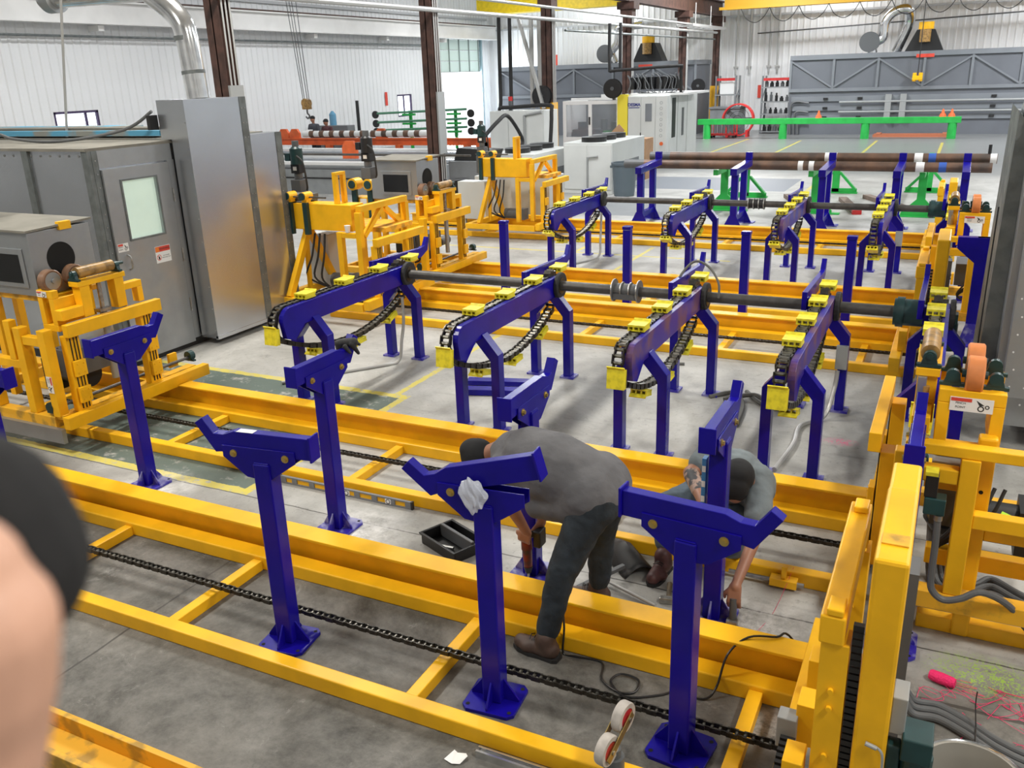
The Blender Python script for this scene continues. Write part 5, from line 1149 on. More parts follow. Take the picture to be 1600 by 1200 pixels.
one('fire_sign', MB().box(0, 0.01, -0.1, 0.1, 0, 0.6), LABR, 'red fire sign on the left wall near the far window', 'sign', loc=(XL+0.035, 36.25, 1.87))
# left bay: orange beam, long tank, people, hook, green racks
t = grp('orange_workbench', (0, 26.5, 0.04), 'long orange beam bench behind the galvanised tank', 'bench')
MB().box(-24.0, -12.1, -0.1, 0.1, 1.02, 1.06).box(-24.0, -12.1, -0.015, 0.015, 0.86, 1.0195).box(-24.0, -12.1, -0.1, 0.1, 0.82, 0.8595).make('beam', ORG, t)
for xx in (-23.5, -20.5, -17.5, -14.8, -12.6): MB().box(xx-0.1, xx+0.1, -0.1, 0.1, 0, 0.8195).make('leg', ORG, t)
for k, (xx, yy, z0) in enumerate(((-22.5, 0, 1.0605), (-22.0, 0, 1.0605), (-18.2, 0, 1.0605), (-16.0, 0, 1.0605), (-13.9, -0.6, 0.75), (-13.6, -0.6, 0.75), (-12.9, 0.3, 1.0605))):
    MB().prism([(xx-0.22, z0), (xx+0.22, z0), (xx+0.22, z0+0.18), (xx+0.12, z0+0.32), (xx-0.12, z0+0.32), (xx-0.22, z0+0.18)], 'y', yy-0.05, yy+0.05).make('cradle', ORG, t)
one('cradle_plate', MB().prism([(-0.25, 0), (0.25, 0), (0.25, 0.3), (0.14, 0.48), (-0.14, 0.48), (-0.25, 0.3)], 'y', -0.05, 0.05), ORG, 'orange rounded plate standing on the galvanised tank', 'plate', loc=(-15.9, 21.5, 0.90))
t = grp('striped_roller', (0, 26.5, 1.24), 'brown and white striped roller lying on the orange bench', 'roller')
MB().cyl((-21.6, 0, 0), (-16.2, 0, 0), 0.11, n=18).make('tube', WHITE, t, smooth=True)
for k in range(11): MB().cyl((-21.3+k*0.45, 0, 0), (-21.1+k*0.45, 0, 0), 0.118, n=18).make('brown_wrap', RUST, t)
t = grp('long_tank', (0, 20.4, 0), 'long galvanised tank with slatted top left of the central columns', 'tank')
MB().box(-22.5, -12.3, 0, 3.8, 0, 0.80).make('body', GALVD, t)
for k, (yy, zz) in enumerate(((0.0, 0.80), (0.8, 0.82), (1.7, 0.84), (2.6, 0.86), (3.3, 0.88))): MB().box(-22.5, -12.3, yy, yy+0.35, zz+0.001, zz+0.08).make('slat', GALV if k % 2 else WHITE, t)
MB().box(-22.5, -12.3, -0.05, -0.001, 0.42, 0.46).make('dark_groove', BLK, t); MB().cyl((-22.5, -0.06, 0.72), (-12.3, -0.06, 0.72), 0.03, n=8).make('side_pipe', GREYD, t)
one('long_rod', MB().cyl((-21, 0, 0), (-9.2, 0, 0), 0.025, n=8), SHAFT, 'long thin dark rod lying over the galvanised tank', 'rod', loc=(0, 16.6, 1.45))
t = grp('crane_hook', (-16.1, 20.0, 2.2), 'yellow crane hook block hanging on wire ropes', 'hook')
MB().box(-0.11, 0.11, -0.07, 0.07, 0.12, 0.36).cyl((0, -0.08, 0.28), (0, 0.08, 0.28), 0.12, n=18).make('block', TAN, t)
MB().tube([(0, 0, 0.12), (0.0, 0, 0.02), (0.06, 0, -0.05), (0.0, 0, -0.12), (-0.06, 0, -0.07)], 0.022, 8).make('hook', GREYD, t)
for a, b_ in ((-0.1, -0.42), (-0.05, -0.30), (0.04, -0.22), (0.10, -0.05)): MB().cyl((a, 0, 0.36), (b_, 0, 3.9), 0.010, n=6).make('wire_rope', GREYD, t)
one('wall_rod', MB().box(0, 0.03, -0.02, 0.02, 0, 0.9).box(0, 0.05, -0.06, 0.06, 0.9005, 1.2), BOXG, 'grey push rod switch on the left wall', 'switch', loc=(XL+0.04, 25.9, 1.6))
one('wall_lamp', MB().box(0, 0.2, -0.2, 0.2, 0, 0.12).box(0, 0.1, -0.12, 0.12, -0.12, -0.001), BLK, 'small black lamp fitting on the left wall', 'lamp', loc=(XL+0.04, 24.1, 1.75))
t = grp('pipe_rack', (0, 33.0, 0), 'rack of green pipes on angled arms by the loading door', 'rack')
for z, d_ in ((0.95, 0), (1.28, 0.0), (1.65, 0)):
    MB().cyl((-22.8, 0, z), (-18.4, 0, z+0.12), 0.05, n=10).make('pipe', mat('dull_green_pipe', (0.10, 0.28, 0.17), 0.5), t)
    for xx in (-21.2, -19.0): MB().box(xx-0.3, xx+0.3, -0.08, 0.08, z-0.10, z-0.02).make('saddle', GRN, t)
    for xx in (-22.9, -18.2): MB().cyl((xx, -0.03, z-0.05), (xx, 0.03, z-0.05), 0.16, n=18).make('wheel', BLK, t)
for xx in (-21.2, -19.0): MB().box(xx-0.05, xx+0.05, 0.09, 0.2, 0, 1.75).make('upright', GRN, t)
MB().box(-23.9, -23.8, 0, 0.1, 0, 2.2).make('end_post', BLK, t)
one('water_jug', MB().cyl((0, 0, 0), (0, 0, 0.42), 0.14, n=18).cyl((0, 0, 0.42), (0, 0, 0.55), 0.14, 0.04, n=18), mat('blue_water_jug', (0.12, 0.30, 0.45), 0.15), 'blue water cooler jug behind the two people', 'jug', loc=(-22.9, 30.0, 1.35), smooth=True)
one('desk_cabinet', MB().box(0, 1.6, 0, 0.5, 0, 1.345), GRAYM, 'grey cabinet below the blue water jug', 'cabinet', loc=(-23.6, 29.7, 0))
one('roof_bracing', MB().beam((-11.5, 26, 4.7), (-14.5, 33, 5.2), 0.03, 0.03), GREYD, 'thin grey brace under the crane girder', 'brace')
# ================================================================= PEOPLE
def blob(name, parts, m, parent=None, vox=0.012, smooth=4, disp=0.0):
    """continuous surface from tapered capsules (p, q, r1, r2) and balls (c, r, (sx,sy,sz))"""
    mb = MB()
    for p in parts:
        if len(p) == 4:
            a, b, r1, r2 = p
            mb.cyl(a, b, r1, r2, n=16); mb.ball(a, r1, n=16); mb.ball(b, r2, n=16)
        elif len(p) == 3: mb.ball(p[0], p[1], p[2], n=20)
        else: # oriented ellipsoid: centre, radii, rotation euler
            pass
    o = mb.make(name, m, None, True)
    o.data.name = name
    r = o.modifiers.new('remesh', 'REMESH'); r.mode = 'VOXEL'; r.voxel_size = vox; r.use_smooth_shade = True
    s = o.modifiers.new('smooth', 'SMOOTH'); s.factor = 0.6; s.iterations = smooth
    if disp:
        tx = bpy.data.textures.new(name+'_folds', 'CLOUDS'); tx.noise_scale = 0.09; tx.noise_depth = 2
        dm = o.modifiers.new('folds', 'DISPLACE'); dm.texture = tx; dm.strength = disp; dm.mid_level = 0.5; dm.texture_coords = 'GLOBAL'
        s2 = o.modifiers.new('smooth2', 'SMOOTH'); s2.factor = 0.4; s2.iterations = 1
    bpy.context.view_layer.update()
    me = bpy.data.meshes.new_from_object(o.evaluated_get(bpy.context.evaluated_depsgraph_get()))
    bpy.data.objects.remove(o)
    q = bpy.data.objects.new(name, me); COL.objects.link(q)
    me.materials.clear(); me.materials.append(m)
    for p in me.polygons: p.use_smooth = True
    if parent: q.parent = parent
    return q
def hand_parts(wrist, palm_dir, finger_dir, side, scale=1.0, curl=0.5):
    """palm + four curled fingers + thumb. palm_dir: wrist->knuckles, finger_dir: direction the fingers curl to, side: across the palm towards the thumb"""
    w_ = Vector(wrist); d = Vector(palm_dir).normalized(); c = Vector(finger_dir).normalized(); s = Vector(side).normalized(); P = []
    k = scale
    for a in (-0.03, -0.01, 0.012, 0.030):
        P.append((tuple(w_+s*a*0.7*k), tuple(w_+d*0.085*k+s*a*k), 0.016*k, 0.0125*k))
    for i, (a, ln) in enumerate(((-0.033, 0.8), (-0.011, 0.95), (0.011, 1.0), (0.033, 0.92))):
        b0 = w_+d*0.088*k+s*a*k
        b1 = b0+(d*(1-curl)+c*curl).normalized()*0.038*ln*k
        b2 = b1+(d*(0.3-curl*0.6)+c).normalized()*0.028*ln*k
        b3 = b2+(c*0.7-d*curl*1.1).normalized()*0.020*ln*k
        P += [(tuple(b0), tuple(b1), 0.0105*k, 0.0095*k), (tuple(b1), tuple(b2), 0.0095*k, 0.0088*k), (tuple(b2), tuple(b3), 0.0088*k, 0.0078*k)]
    t0 = w_+d*0.02*k+s*0.028*k; t1 = t0+(d*0.6+s*0.7+c*0.35).normalized()*0.042*k; t2 = t1+(d*0.9+c*0.6).normalized()*0.034*k
    P += [(tuple(t0), tuple(t1), 0.015*k, 0.012*k), (tuple(t1), tuple(t2), 0.012*k, 0.0095*k)]
    return P

# ---- worker one: bent over the drill (faces -x)
W1 = thing('person', (-1.65, 3.95, 0), 'person in a grey T-shirt and dark jeans bending over, drilling at a blue post', 'person')
off = Vector((-1.65, 3.95, 0))
def R1(parts):
    out = []
    for p in parts:
        if len(p) == 4: out.append((tuple(Vector(p[0])-off), tuple(Vector(p[1])-off), p[2], p[3]))
        else: out.append((tuple(Vector(p[0])-off), p[1], p[2]))
    return out
hipN, hipF = (-1.53, 3.87, 0.90), (-1.53, 4.09, 0.90)
shN, shF = (-2.08, 3.93, 0.93), (-2.03, 4.30, 0.95)
elN, wrN = (-2.10, 4.08, 0.63), (-2.07, 4.20, 0.42)
elF, wrF = (-1.99, 4.36, 0.66), (-2.03, 4.33, 0.42)
neck, head = (-2.20, 4.12, 0.96), (-2.33, 4.13, 0.88)
body = [(hipN, hipF, 0.10, 0.10), ((-1.55, 3.98, 0.90), (-1.75, 4.0, 0.95), 0.11, 0.12), ((-1.75, 4.0, 0.95), (-2.02, 4.1, 0.95), 0.12, 0.11), (shN, shF, 0.06, 0.06), ((-2.05, 4.11, 0.97), neck, 0.07, 0.055), (neck, head, 0.055, 0.06),
        (head, 0.098, (1.0, 0.86, 1.0)), ((-2.38, 4.13, 0.80), 0.062, (1.0, 0.9, 1.0)), ((-2.425, 4.13, 0.865), 0.02, (1.3, 0.7, 0.8)), ((-2.33, 4.045, 0.88), 0.022, (0.7, 0.4, 1.2)), ((-2.33, 4.215, 0.88), 0.022, (0.7, 0.4, 1.2)),
        (shN, elN, 0.052, 0.042), (elN, wrN, 0.041, 0.028), (shF, elF, 0.052, 0.042), (elF, wrF, 0.041, 0.028),
        (hipN, (-1.64, 3.74, 0.50), 0.085, 0.062), ((-1.64, 3.74, 0.50), (-1.70, 3.69, 0.12), 0.058, 0.04), (hipF, (-1.60, 4.22, 0.48), 0.085, 0.062), ((-1.60, 4.22, 0.48), (-1.63, 4.27, 0.12), 0.058, 0.04)]
body += hand_parts(wrN, (-0.3, 0.25, -0.8), (-0.2, 0.8, -0.3), (-0.8, -0.1, 0.3)) + hand_parts(wrF, (-0.5, -0.2, -0.8), (-0.6, -0.6, -0.2), (0.3, 0.7, -0.2))
blob('body', R1(body), SKIN, W1, 0.0075, 4)
shirt = [((-1.545, 3.92, 0.90), (-1.545, 4.05, 0.90), 0.18, 0.18), ((-1.555, 3.98, 0.91), (-1.66, 3.98, 0.945), 0.185, 0.195), ((-1.66, 3.98, 0.945), (-1.80, 4.0, 0.965), 0.195, 0.205), ((-1.80, 4.0, 0.965), (-1.94, 4.05, 0.965), 0.205, 0.195), ((-1.94, 4.05, 0.965), (-2.06, 4.09, 0.955), 0.195, 0.155), ((-2.06, 4.09, 0.94), (-2.15, 4.115, 0.965), 0.145, 0.085),
         (shN, (-1.92, 4.02, 0.93), 0.10, 0.15), (shF, (-1.92, 4.10, 0.94), 0.095, 0.15), (shN, (-2.11, 4.02, 0.74), 0.088, 0.078), (shF, (-2.0, 4.34, 0.78), 0.082, 0.075), ((-1.62, 3.90, 0.83), (-1.86, 3.94, 0.77), 0.12, 0.085)]
blob('t_shirt', R1(shirt), SHIRT, W1, 0.011, 12, 0.016)
jeans = [((-1.505, 3.88, 0.87), (-1.505, 4.08, 0.87), 0.132, 0.132), ((-1.55, 3.93, 0.88), (-1.57, 4.05, 0.88), 0.12, 0.12), ((-1.515, 3.87, 0.86), (-1.64, 3.74, 0.50), 0.118, 0.082), ((-1.64, 3.74, 0.50), (-1.705, 3.69, 0.16), 0.08, 0.066), ((-1.515, 4.09, 0.86), (-1.60, 4.22, 0.48), 0.115, 0.08), ((-1.60, 4.22, 0.48), (-1.63, 4.27, 0.16), 0.078, 0.066)]
blob('jeans', R1(jeans), JEAN, W1, 0.011, 6, 0.022)
def shoe(fx, fy, ang, m, parent, off, z=0.0, pitch=0.0):
    a = Vector((math.cos(ang), math.sin(ang), 0)); c = Vector((fx, fy, z))-off; s = Vector((-a.y, a.x, 0)); U = Vector((0, 0, 1))
    P = [(tuple(c-a*0.02+U*0.055), tuple(c+a*0.03+U*0.055), 0.052, 0.052), (tuple(c+U*0.05), tuple(c+a*0.17+U*0.043), 0.052, 0.042), (tuple(c+U*0.06), tuple(c+a*0.01+U*0.12), 0.055, 0.056), (tuple(c+a*0.11+s*0.012+U*0.042), 0.05, (1.2, 0.95, 0.8))]
    o = blob('shoe', P, m, parent, 0.009, 3)
    sp = []
    for t_, wd in ((-0.075, 0.03), (-0.05, 0.045), (0.03, 0.045), (0.10, 0.055), (0.17, 0.045), (0.21, 0.02)): sp.append((t_, wd))
    poly = [tuple((c+a*t_+s*wd)[:2]) for t_, wd in sp] + [tuple((c+a*t_-s*wd)[:2]) for t_, wd in sp[::-1]]
    MB().prism(poly, 'z', c.z, c.z+0.022).make('sole', BLKR, o)
    lc = MB()
    for k in range(3): lc.tube([tuple(c+a*(0.045+0.025*k)+s*0.03+U*0.098), tuple(c+a*(0.05+0.025*k)+U*0.112), tuple(c+a*(0.045+0.025*k)-s*0.03+U*0.098)], 0.003, 5, 2)
    lc.make('laces', BLK, o)
    return o
shoe(-1.70, 3.665, PI-0.12, LEATH, W1, off); shoe(-1.63, 4.27, PI+0.2, LEATH, W1, off)
cp = [((-2.335, 4.13, 0.90), 0.108, (1.0, 0.9, 0.98)), ((-2.36, 4.13, 0.93), 0.09, (1.0, 0.9, 0.8))]
blob('cap', R1(cp), CAPM, W1, 0.009, 3)
hb_ = MB(); 
t = thing('hammer_drill', (-2.10, 4.275, 0.0), 'red cordless hammer drill held upright against the post base', 'drill')
MB().cyl((0, 0, 0.135), (-0.005, 0, 0.255), 0.026, 0.031, n=18).cyl((-0.005, 0, 0.2551), (-0.01, 0, 0.36), 0.035, 0.031, n=18).make('housing', REDH, t, smooth=True)
MB().cyl((0, 0, 0.09), (0, 0, 0.1345), 0.018, 0.03, n=14).make('chuck', BLK, t)
MB().cyl((-0.002, 0, 0.024), (0, 0, 0.0895), 0.008, n=10).make('drill_bit', STEEL, t)
MB().beam((-0.03, 0.0, 0.345), (0.07, 0.03, 0.37), 0.035, 0.045).make('grip', BLK, t, bevel=0.008); MB().box(0.05, 0.10, -0.03, 0.06, 0.29, 0.40).make('battery', BLK, t, bevel=0.008)
# ---- worker two: crouching with the level (faces the camera, head down)
o2 = Vector((-1.1, 4.95, 0)); W2 = thing('person', tuple(o2), 'person in a blue-grey T-shirt and black cap crouching behind a foreground post', 'person')
off = o2
pel = (-1.10, 5.20, 0.42)
shL, shR = (-1.16, 4.93, 0.76), (-0.86, 4.93, 0.66)   # tattooed arm side, wrench arm side
elL, wrL = (-1.235, 4.78, 0.70), (-1.085, 4.50, 0.66)
elR, wrR = (-0.80, 4.66, 0.46), (-0.85, 4.36, 0.25)
neck, head = (-1.0, 4.88, 0.74), (-0.955, 4.78, 0.72)
kn1, an1 = (-1.44, 4.93, 0.36), (-1.38, 4.78, 0.12)
kn2, an2 = (-0.98, 4.72, 0.30), (-0.98, 5.02, 0.12)
body = [((-1.19, 5.2, 0.40), (-1.0, 5.2, 0.40), 0.11, 0.11), (pel, (-1.05, 5.05, 0.56), 0.13, 0.13), ((-1.05, 5.05, 0.56), (-1.0, 4.96, 0.66), 0.13, 0.12), (shL, shR, 0.06, 0.06), ((-1.0, 4.95, 0.68), neck, 0.075, 0.055), (neck, head, 0.055, 0.06),
        (head, 0.098, (0.86, 1.0, 1.0)), ((-0.95, 4.72, 0.65), 0.062, (0.9, 1.0, 1.0)), ((-0.95, 4.675, 0.70), 0.018, (0.7, 1.2, 0.9)), ((-0.865, 4.79, 0.71), 0.024, (0.4, 0.7, 1.2)), ((-1.04, 4.79, 0.71), 0.024, (0.4, 0.7, 1.2)),
        (shL, elL, 0.055, 0.046), (elL, wrL, 0.048, 0.030), (shR, elR, 0.055, 0.042), (elR, wrR, 0.042, 0.028),
        ((-1.19, 5.2, 0.40), kn1, 0.09, 0.065), (kn1, an1, 0.06, 0.04), ((-1.0, 5.2, 0.40), kn2, 0.09, 0.065), (kn2, an2, 0.06, 0.04)]
body += hand_parts(wrL, (1.0, -0.12, -0.05), (0.75, -0.65, 0.0), (0.0, 0.1, 0.9), 1.0, 0.45) + hand_parts(wrR, (0.02, -0.35, -0.9), (0.0, 0.8, -0.6), (-0.9, 0.0, 0.0))
blob('body', R1(body), SKIN, W2, 0.0075, 4)
shirt = [((-1.08, 5.16, 0.50), (-1.05, 5.05, 0.58), 0.165, 0.165), ((-1.05, 5.05, 0.58), (-1.0, 4.97, 0.66), 0.165, 0.15), (shL, (-1.02, 4.97, 0.68), 0.09, 0.13), (shR, (-1.0, 4.98, 0.66), 0.095, 0.13), ((-1.0, 4.96, 0.69), (-1.0, 4.91, 0.73), 0.11, 0.08), ((-0.88, 4.98, 0.60), (-0.90, 5.05, 0.45), 0.12, 0.10),
         (shL, (-1.20, 4.86, 0.735), 0.09, 0.075), (shR, (-0.815, 4.74, 0.52), 0.092, 0.082)]
blob('t_shirt', R1(shirt), SHIRT2, W2, 0.011, 5, 0.02)
jeans = [((-1.19, 5.2, 0.40), (-1.0, 5.2, 0.40), 0.145, 0.145), ((-1.19, 5.2, 0.41), kn1, 0.12, 0.088), (kn1, (-1.39, 4.81, 0.17), 0.085, 0.068), ((-1.0, 5.2, 0.40), kn2, 0.12, 0.085), (kn2, (-0.98, 4.96, 0.15), 0.082, 0.066)]
blob('jeans', R1(jeans), JEAN2, W2, 0.011, 4, 0.02)
shoe(-1.38, 4.75, -PI/2-0.1, LEATHR, W2, off); shoe(-0.98, 5.12, -PI/2, LEATHR, W2, off)
blob('cap', R1([((-0.952, 4.775, 0.735), 0.108, (0.9, 1.0, 0.98)), ((-0.95, 4.76, 0.76), 0.095, (0.9, 1.0, 0.8)), ((-0.952, 4.72, 0.69), 0.088, (0.9, 0.85, 1.1))]), CAPM, W2, 0.009, 3)
# forearm tattoo patch: darker skin drawing wrapped round the forearm
tat = mat('forearm_tattoo', (0.36, 0.24, 0.19), 0.6, color2=(0.05, 0.05, 0.055), nscale=24, lo=0.46, hi=0.54)
a, b_ = Vector(elL)-off, Vector(wrL)-off
blob('tattoo', [(tuple(a+(b_-a)*0.08), tuple(a+(b_-a)*0.62), 0.0488, 0.0395)], tat, W2, 0.006, 1)
t = thing('spirit_level', (-1.055, 4.385, 0.70), 'bright blue spirit level held upright against the blue post', 'level')
m = MB(); m.box(-0.012, 0.012, -0.026, 0.026, 0, 0.30); m.make('body', mat('light_blue_level', (0.05, 0.22, 0.50), 0.3), t, bevel=0.002)
for z in (0.06, 0.15, 0.24): MB().cyl((-0.0135, 0, z), (-0.0125, 0, z), 0.018, n=16).make('vial', WHITE, t); 
for z in (0.06, 0.15, 0.24): MB().box(-0.010, 0.010, -0.0275, -0.0265, z-0.018, z+0.018).make('vial', WHITE, t)
t = thing('impact_wrench', (-0.845, 4.31, 0.021), 'small chrome air ratchet held down at the post base', 'tool')
MB().cyl((0, 0, 0.05), (-0.005, 0.02, 0.17), 0.022, 0.02, n=14).make('grip', GREYD, t, smooth=True); MB().cyl((0, 0, 0.0), (0, 0, 0.05), 0.032, 0.028, n=16).cyl((-0.03, -0.01, 0.03), (0.03, -0.01, 0.03), 0.024, n=12).make('head', STEEL, t, smooth=True)

# ---- two people far behind the orange bench
def far_person(x, y, m1, label, h=1.72, cap=CAPM):
    t = thing('person', (x, y, 0), label, 'person')
    s = h/1.72
    P = [((-0.09, 0, 0.9*s), (0.09, 0, 0.9*s), 0.11, 0.11), ((0, 0, 0.95*s), (0, -0.05, 1.3*s), 0.14, 0.15), ((-0.17, -0.03, 1.38*s), (0.17, -0.03, 1.38*s), 0.06, 0.06), ((0, -0.03, 1.4*s), (0, -0.06, 1.52*s), 0.055, 0.055), ((0, -0.08, 1.60*s), 0.1, (0.85, 1, 1.15)), ((0, -0.18, 1.585*s), 0.018, (0.8, 1.2, 1)),
         ((-0.19, -0.03, 1.36*s), (-0.24, -0.08, 1.1*s), 0.05, 0.04), ((-0.24, -0.08, 1.1*s), (-0.08, -0.28, 1.12*s), 0.04, 0.03), ((0.19, -0.03, 1.36*s), (0.24, -0.08, 1.1*s), 0.05, 0.04), ((0.24, -0.08, 1.1*s), (0.08, -0.28, 1.12*s), 0.04, 0.03), ((-0.1, 0, 0.88*s), (-0.1, 0, 0.1), 0.09, 0.05), ((0.1, 0, 0.88*s), (0.1, 0, 0.1), 0.09, 0.05)]
    P += hand_parts((-0.08, -0.28, 1.12*s), (0.3, -0.9, 0), (0.4, -0.2, -0.6), (0, 0, 1)) + hand_parts((0.08, -0.28, 1.12*s), (-0.3, -0.9, 0), (-0.4, -0.2, -0.6), (0, 0, 1))
    blob('body', P, SKIN, t, 0.014, 3)
    blob('shirt', [((0, 0, 0.95*s), (0, -0.05, 1.3*s), 0.17, 0.17), ((-0.18, -0.03, 1.37*s), (0.18, -0.03, 1.37*s), 0.075, 0.075), ((-0.19, -0.03, 1.36*s), (-0.24, -0.08, 1.12*s), 0.07, 0.055), ((0.19, -0.03, 1.36*s), (0.24, -0.08, 1.12*s), 0.07, 0.055)], m1, t, 0.016, 3, 0.015)
    blob('trousers', [((-0.09, 0, 0.9*s), (0.09, 0, 0.9*s), 0.13, 0.13), ((-0.1, 0, 0.85*s), (-0.1, 0, 0.1), 0.11, 0.07), ((0.1, 0, 0.85*s), (0.1, 0, 0.1), 0.11, 0.07)], JEAN, t, 0.016, 3)
    blob('cap', [((0, -0.07, 1.65*s), 0.11, (0.88, 1.0, 0.8)), ((0, -0.17, 1.64*s), 0.07, (0.9, 1, 0.25))], cap, t, 0.012, 2)
    for sx in (-0.1, 0.1): blob('shoe', [((sx, 0.02, 0.05), (sx, -0.16, 0.045), 0.05, 0.042)], BLK, t, 0.012, 2)
    return t
far_person(-22.75, 28.6, mat('dark_slate_shirt', (0.06, 0.065, 0.08), 0.9), 'person in a dark grey shirt reading a paper behind the orange bench', 1.78)
far_person(-22.05, 28.5, mat('plaid_shirt', (0.10, 0.04, 0.045), 0.9, noise=0.4, nscale=20), 'person in a dark red checked shirt and black cap behind the orange bench', 1.66)
one('paper_sheet', MB().box(-0.14, 0.14, -0.11, 0.11, 0, 0.003), WHITE, 'white paper sheet held by the person in dark grey', 'paper', loc=(-22.75, 28.22, 1.22)).rotation_euler = (0.6, 0, 0.1)

# ---- blurred finger and dark strap held up close to the photographer
fg = thing('hand', (-0.1418, 0.0678, 2.902), 'blurred fingertip at the left picture edge, close to the lens', 'hand')
pts = [((-0.0066, 0.0068, 0.0259), 0.0085), ((-0.0037, 0.006, 0.0201), 0.0115), ((-0.0018, 0.0056, 0.0106), 0.0142), ((-0.0048, 0.0039, 0.001), 0.0152), ((-0.0083, 0.0024, -0.0074), 0.016), ((-0.0112, -0.0032, -0.03), 0.0155), ((-0.0132, -0.0096, -0.0559), 0.016)]
blob('finger', [(a[0], b[0], a[1], b[1]) for a, b in zip(pts, pts[1:])], SKINP, fg, 0.0008, 6)
bg = thing('strap_pad', (-0.1847, 0.0956, 2.9072), 'blurred black padded strap behind the fingertip at the left edge', 'strap')
pts = [((-0.0035, -0.0032, 0.0116), 0.0165), ((0.0036, 0.0003, 0.0053), 0.022), ((0.0059, 0.0019, -0.0028), 0.0215), ((0.0101, 0.0044, -0.008), 0.0135), ((0.0139, 0.0074, -0.0112), 0.0075)]
blob('pad', [(a[0], b[0], a[1], b[1]) for a, b in zip(pts, pts[1:])], CAPM, bg, 0.0012, 6)

# ================================================================= LOOSE THINGS ON THE FLOOR
t = thing('box_level', (-3.94, 4.845, 0), 'long grey box level with yellow cut-outs leaning on the track', 'level')
m = MB(); L_ = 1.22
m.box(-0.61, 0.61, 0, 0.022, 0, 0.012).box(-0.61, 0.61, 0, 0.022, 0.050, 0.062)
for a in (-0.61, -0.50, -0.33, -0.16, -0.02, 0.10, 0.26, 0.42, 0.56): m.box(a, a+0.05, 0.0, 0.022, 0.012, 0.05)
m.make('rail', GRAYM, t, bevel=0.002)
MB().box(-0.625, -0.6105, -0.002, 0.024, -0.0, 0.064).box(0.6105, 0.625, -0.002, 0.024, 0, 0.064).make('end_cap', BLK, t)
MB().box(-0.60, 0.60, 0.008, 0.014, 0.0125, 0.0495).make('inner_web', YEL, t)
for a in (0.03, 0.41): MB().box(a-0.025, a+0.025, -0.002, 0.024, 0.012, 0.05).make('vial_block', WHITE, t); MB().lathe([(0.014, 0), (0.020, 0)], (a, -0.0025, 0.031), 'y', 16).make('vial_ring', BLK, t)
t = thing('tool_tray', (-2.77, 4.50, 0), 'black plastic tool tray with handle bar on the concrete', 'tray', rz=-0.42)
m = MB(); w_, d_, h = 0.19, 0.13, 0.085
m.box(-w_, w_, -d_, d_, 0, 0.006).box(-w_, w_, -d_, -d_+0.008, 0.006, h).box(-w_, w_, d_-0.008, d_, 0.006, h).box(-w_, -w_+0.008, -d_+0.008, d_-0.008, 0.006, h).box(w_-0.008, w_, -d_+0.008, d_-0.008, 0.006, h)
m.box(-w_-0.012, w_+0.012, -d_-0.012, -d_, h-0.012, h).box(-w_-0.012, w_+0.012, d_, d_+0.012, h-0.012, h).box(-w_-0.012, -w_, -d_, d_, h-0.012, h).box(w_, w_+0.012, -d_, d_, h-0.012, h)
m.make('tray', BLK, t, bevel=0.003)
MB().box(-w_+0.009, w_-0.009, 0.02, 0.045, 0.0061, 0.10).make('handle_bar', GREYD, t, bevel=0.006)
one('wrench_socket', MB().cyl((-0.06, 0, 0.015), (0.06, 0.01, 0.015), 0.012, n=10), STEEL, 'steel socket bar lying in the black tool tray', 'tool', loc=(-2.80, 4.44, 0.007)); one('red_pliers', MB().tube([(-0.03, -0.01, 0.01), (0, 0, 0.014), (0.04, 0.01, 0.01)], 0.009, 8), RED, 'small red-handled pliers lying in the black tool tray', 'pliers', loc=(-2.66, 4.39, 0.0075))
t = thing('anchor_bolt', (-4.33, 4.30, 0.014), 'zinc anchor bolt lying on the concrete left of the blue post', 'bolt', rz=0.9)
MB().cyl((0, 0, 0), (0.10, 0, 0), 0.007, n=10).make('shank', STEEL, t); MB().cyl((0.01, 0, 0), (0.025, 0, 0), 0.014, n=6).make('nut', STEEL, t)
t = thing('dust_pan', (-1.72, 4.70, 0), 'bent worn black rubber dustpan lying behind the bending worker', 'dustpan', rz=-0.75)
m = MB(); n = 10
vs = []; fs = []
for i in range(n+1):
    u = -0.5+i/n
    for j in range(7):
        v = j/6; z = 0.012+0.16*(u*2)**2*v*0.0+0.13*math.sin(PI*v)*(1-0.55*abs(u*2))
        vs.append((u*0.42, v*0.22, z)); 
for i in range(n):
    for j in range(6): k = i*7+j; fs.append((k, k+7, k+8, k+1))
m.add(vs, fs); o = m.make('pan', DUST, t, smooth=True); md = o.modifiers.new('thickness', 'SOLIDIFY'); md.thickness = 0.006
t = thing('hand_scraper', (-1.66, 4.44, 0.02), 'long-handled floor scraper lying over the dustpan', 'scraper', rz=0.35)
MB().cyl((0, 0, 0.03), (0.30, -0.22, 0.0), 0.010, n=12).make('handle', CONDU, t, smooth=True); MB().beam((-0.16, -0.10, 0.03), (0.12, 0.12, 0.06), 0.03, 0.025).make('blade', GREYD, t, bevel=0.003)
t = thing('club_hammer', (-1.27, 4.50, 0.0), 'club hammer with worn handle lying on the concrete', 'hammer', rz=-1.35)
MB().tube([(-0.10, 0, 0.02), (-0.03, 0, 0.018), (0.06, 0, 0.02)], lambda u: 0.017-0.006*u, 10).make('handle', mat('worn_wood_grip', (0.16, 0.12, 0.07), 0.6, color2=(0.02, 0.02, 0.02), nscale=14), t, smooth=True); MB().box(0.06, 0.10, -0.05, 0.05, 0, 0.04).make('head', STEEL, t, bevel=0.006)
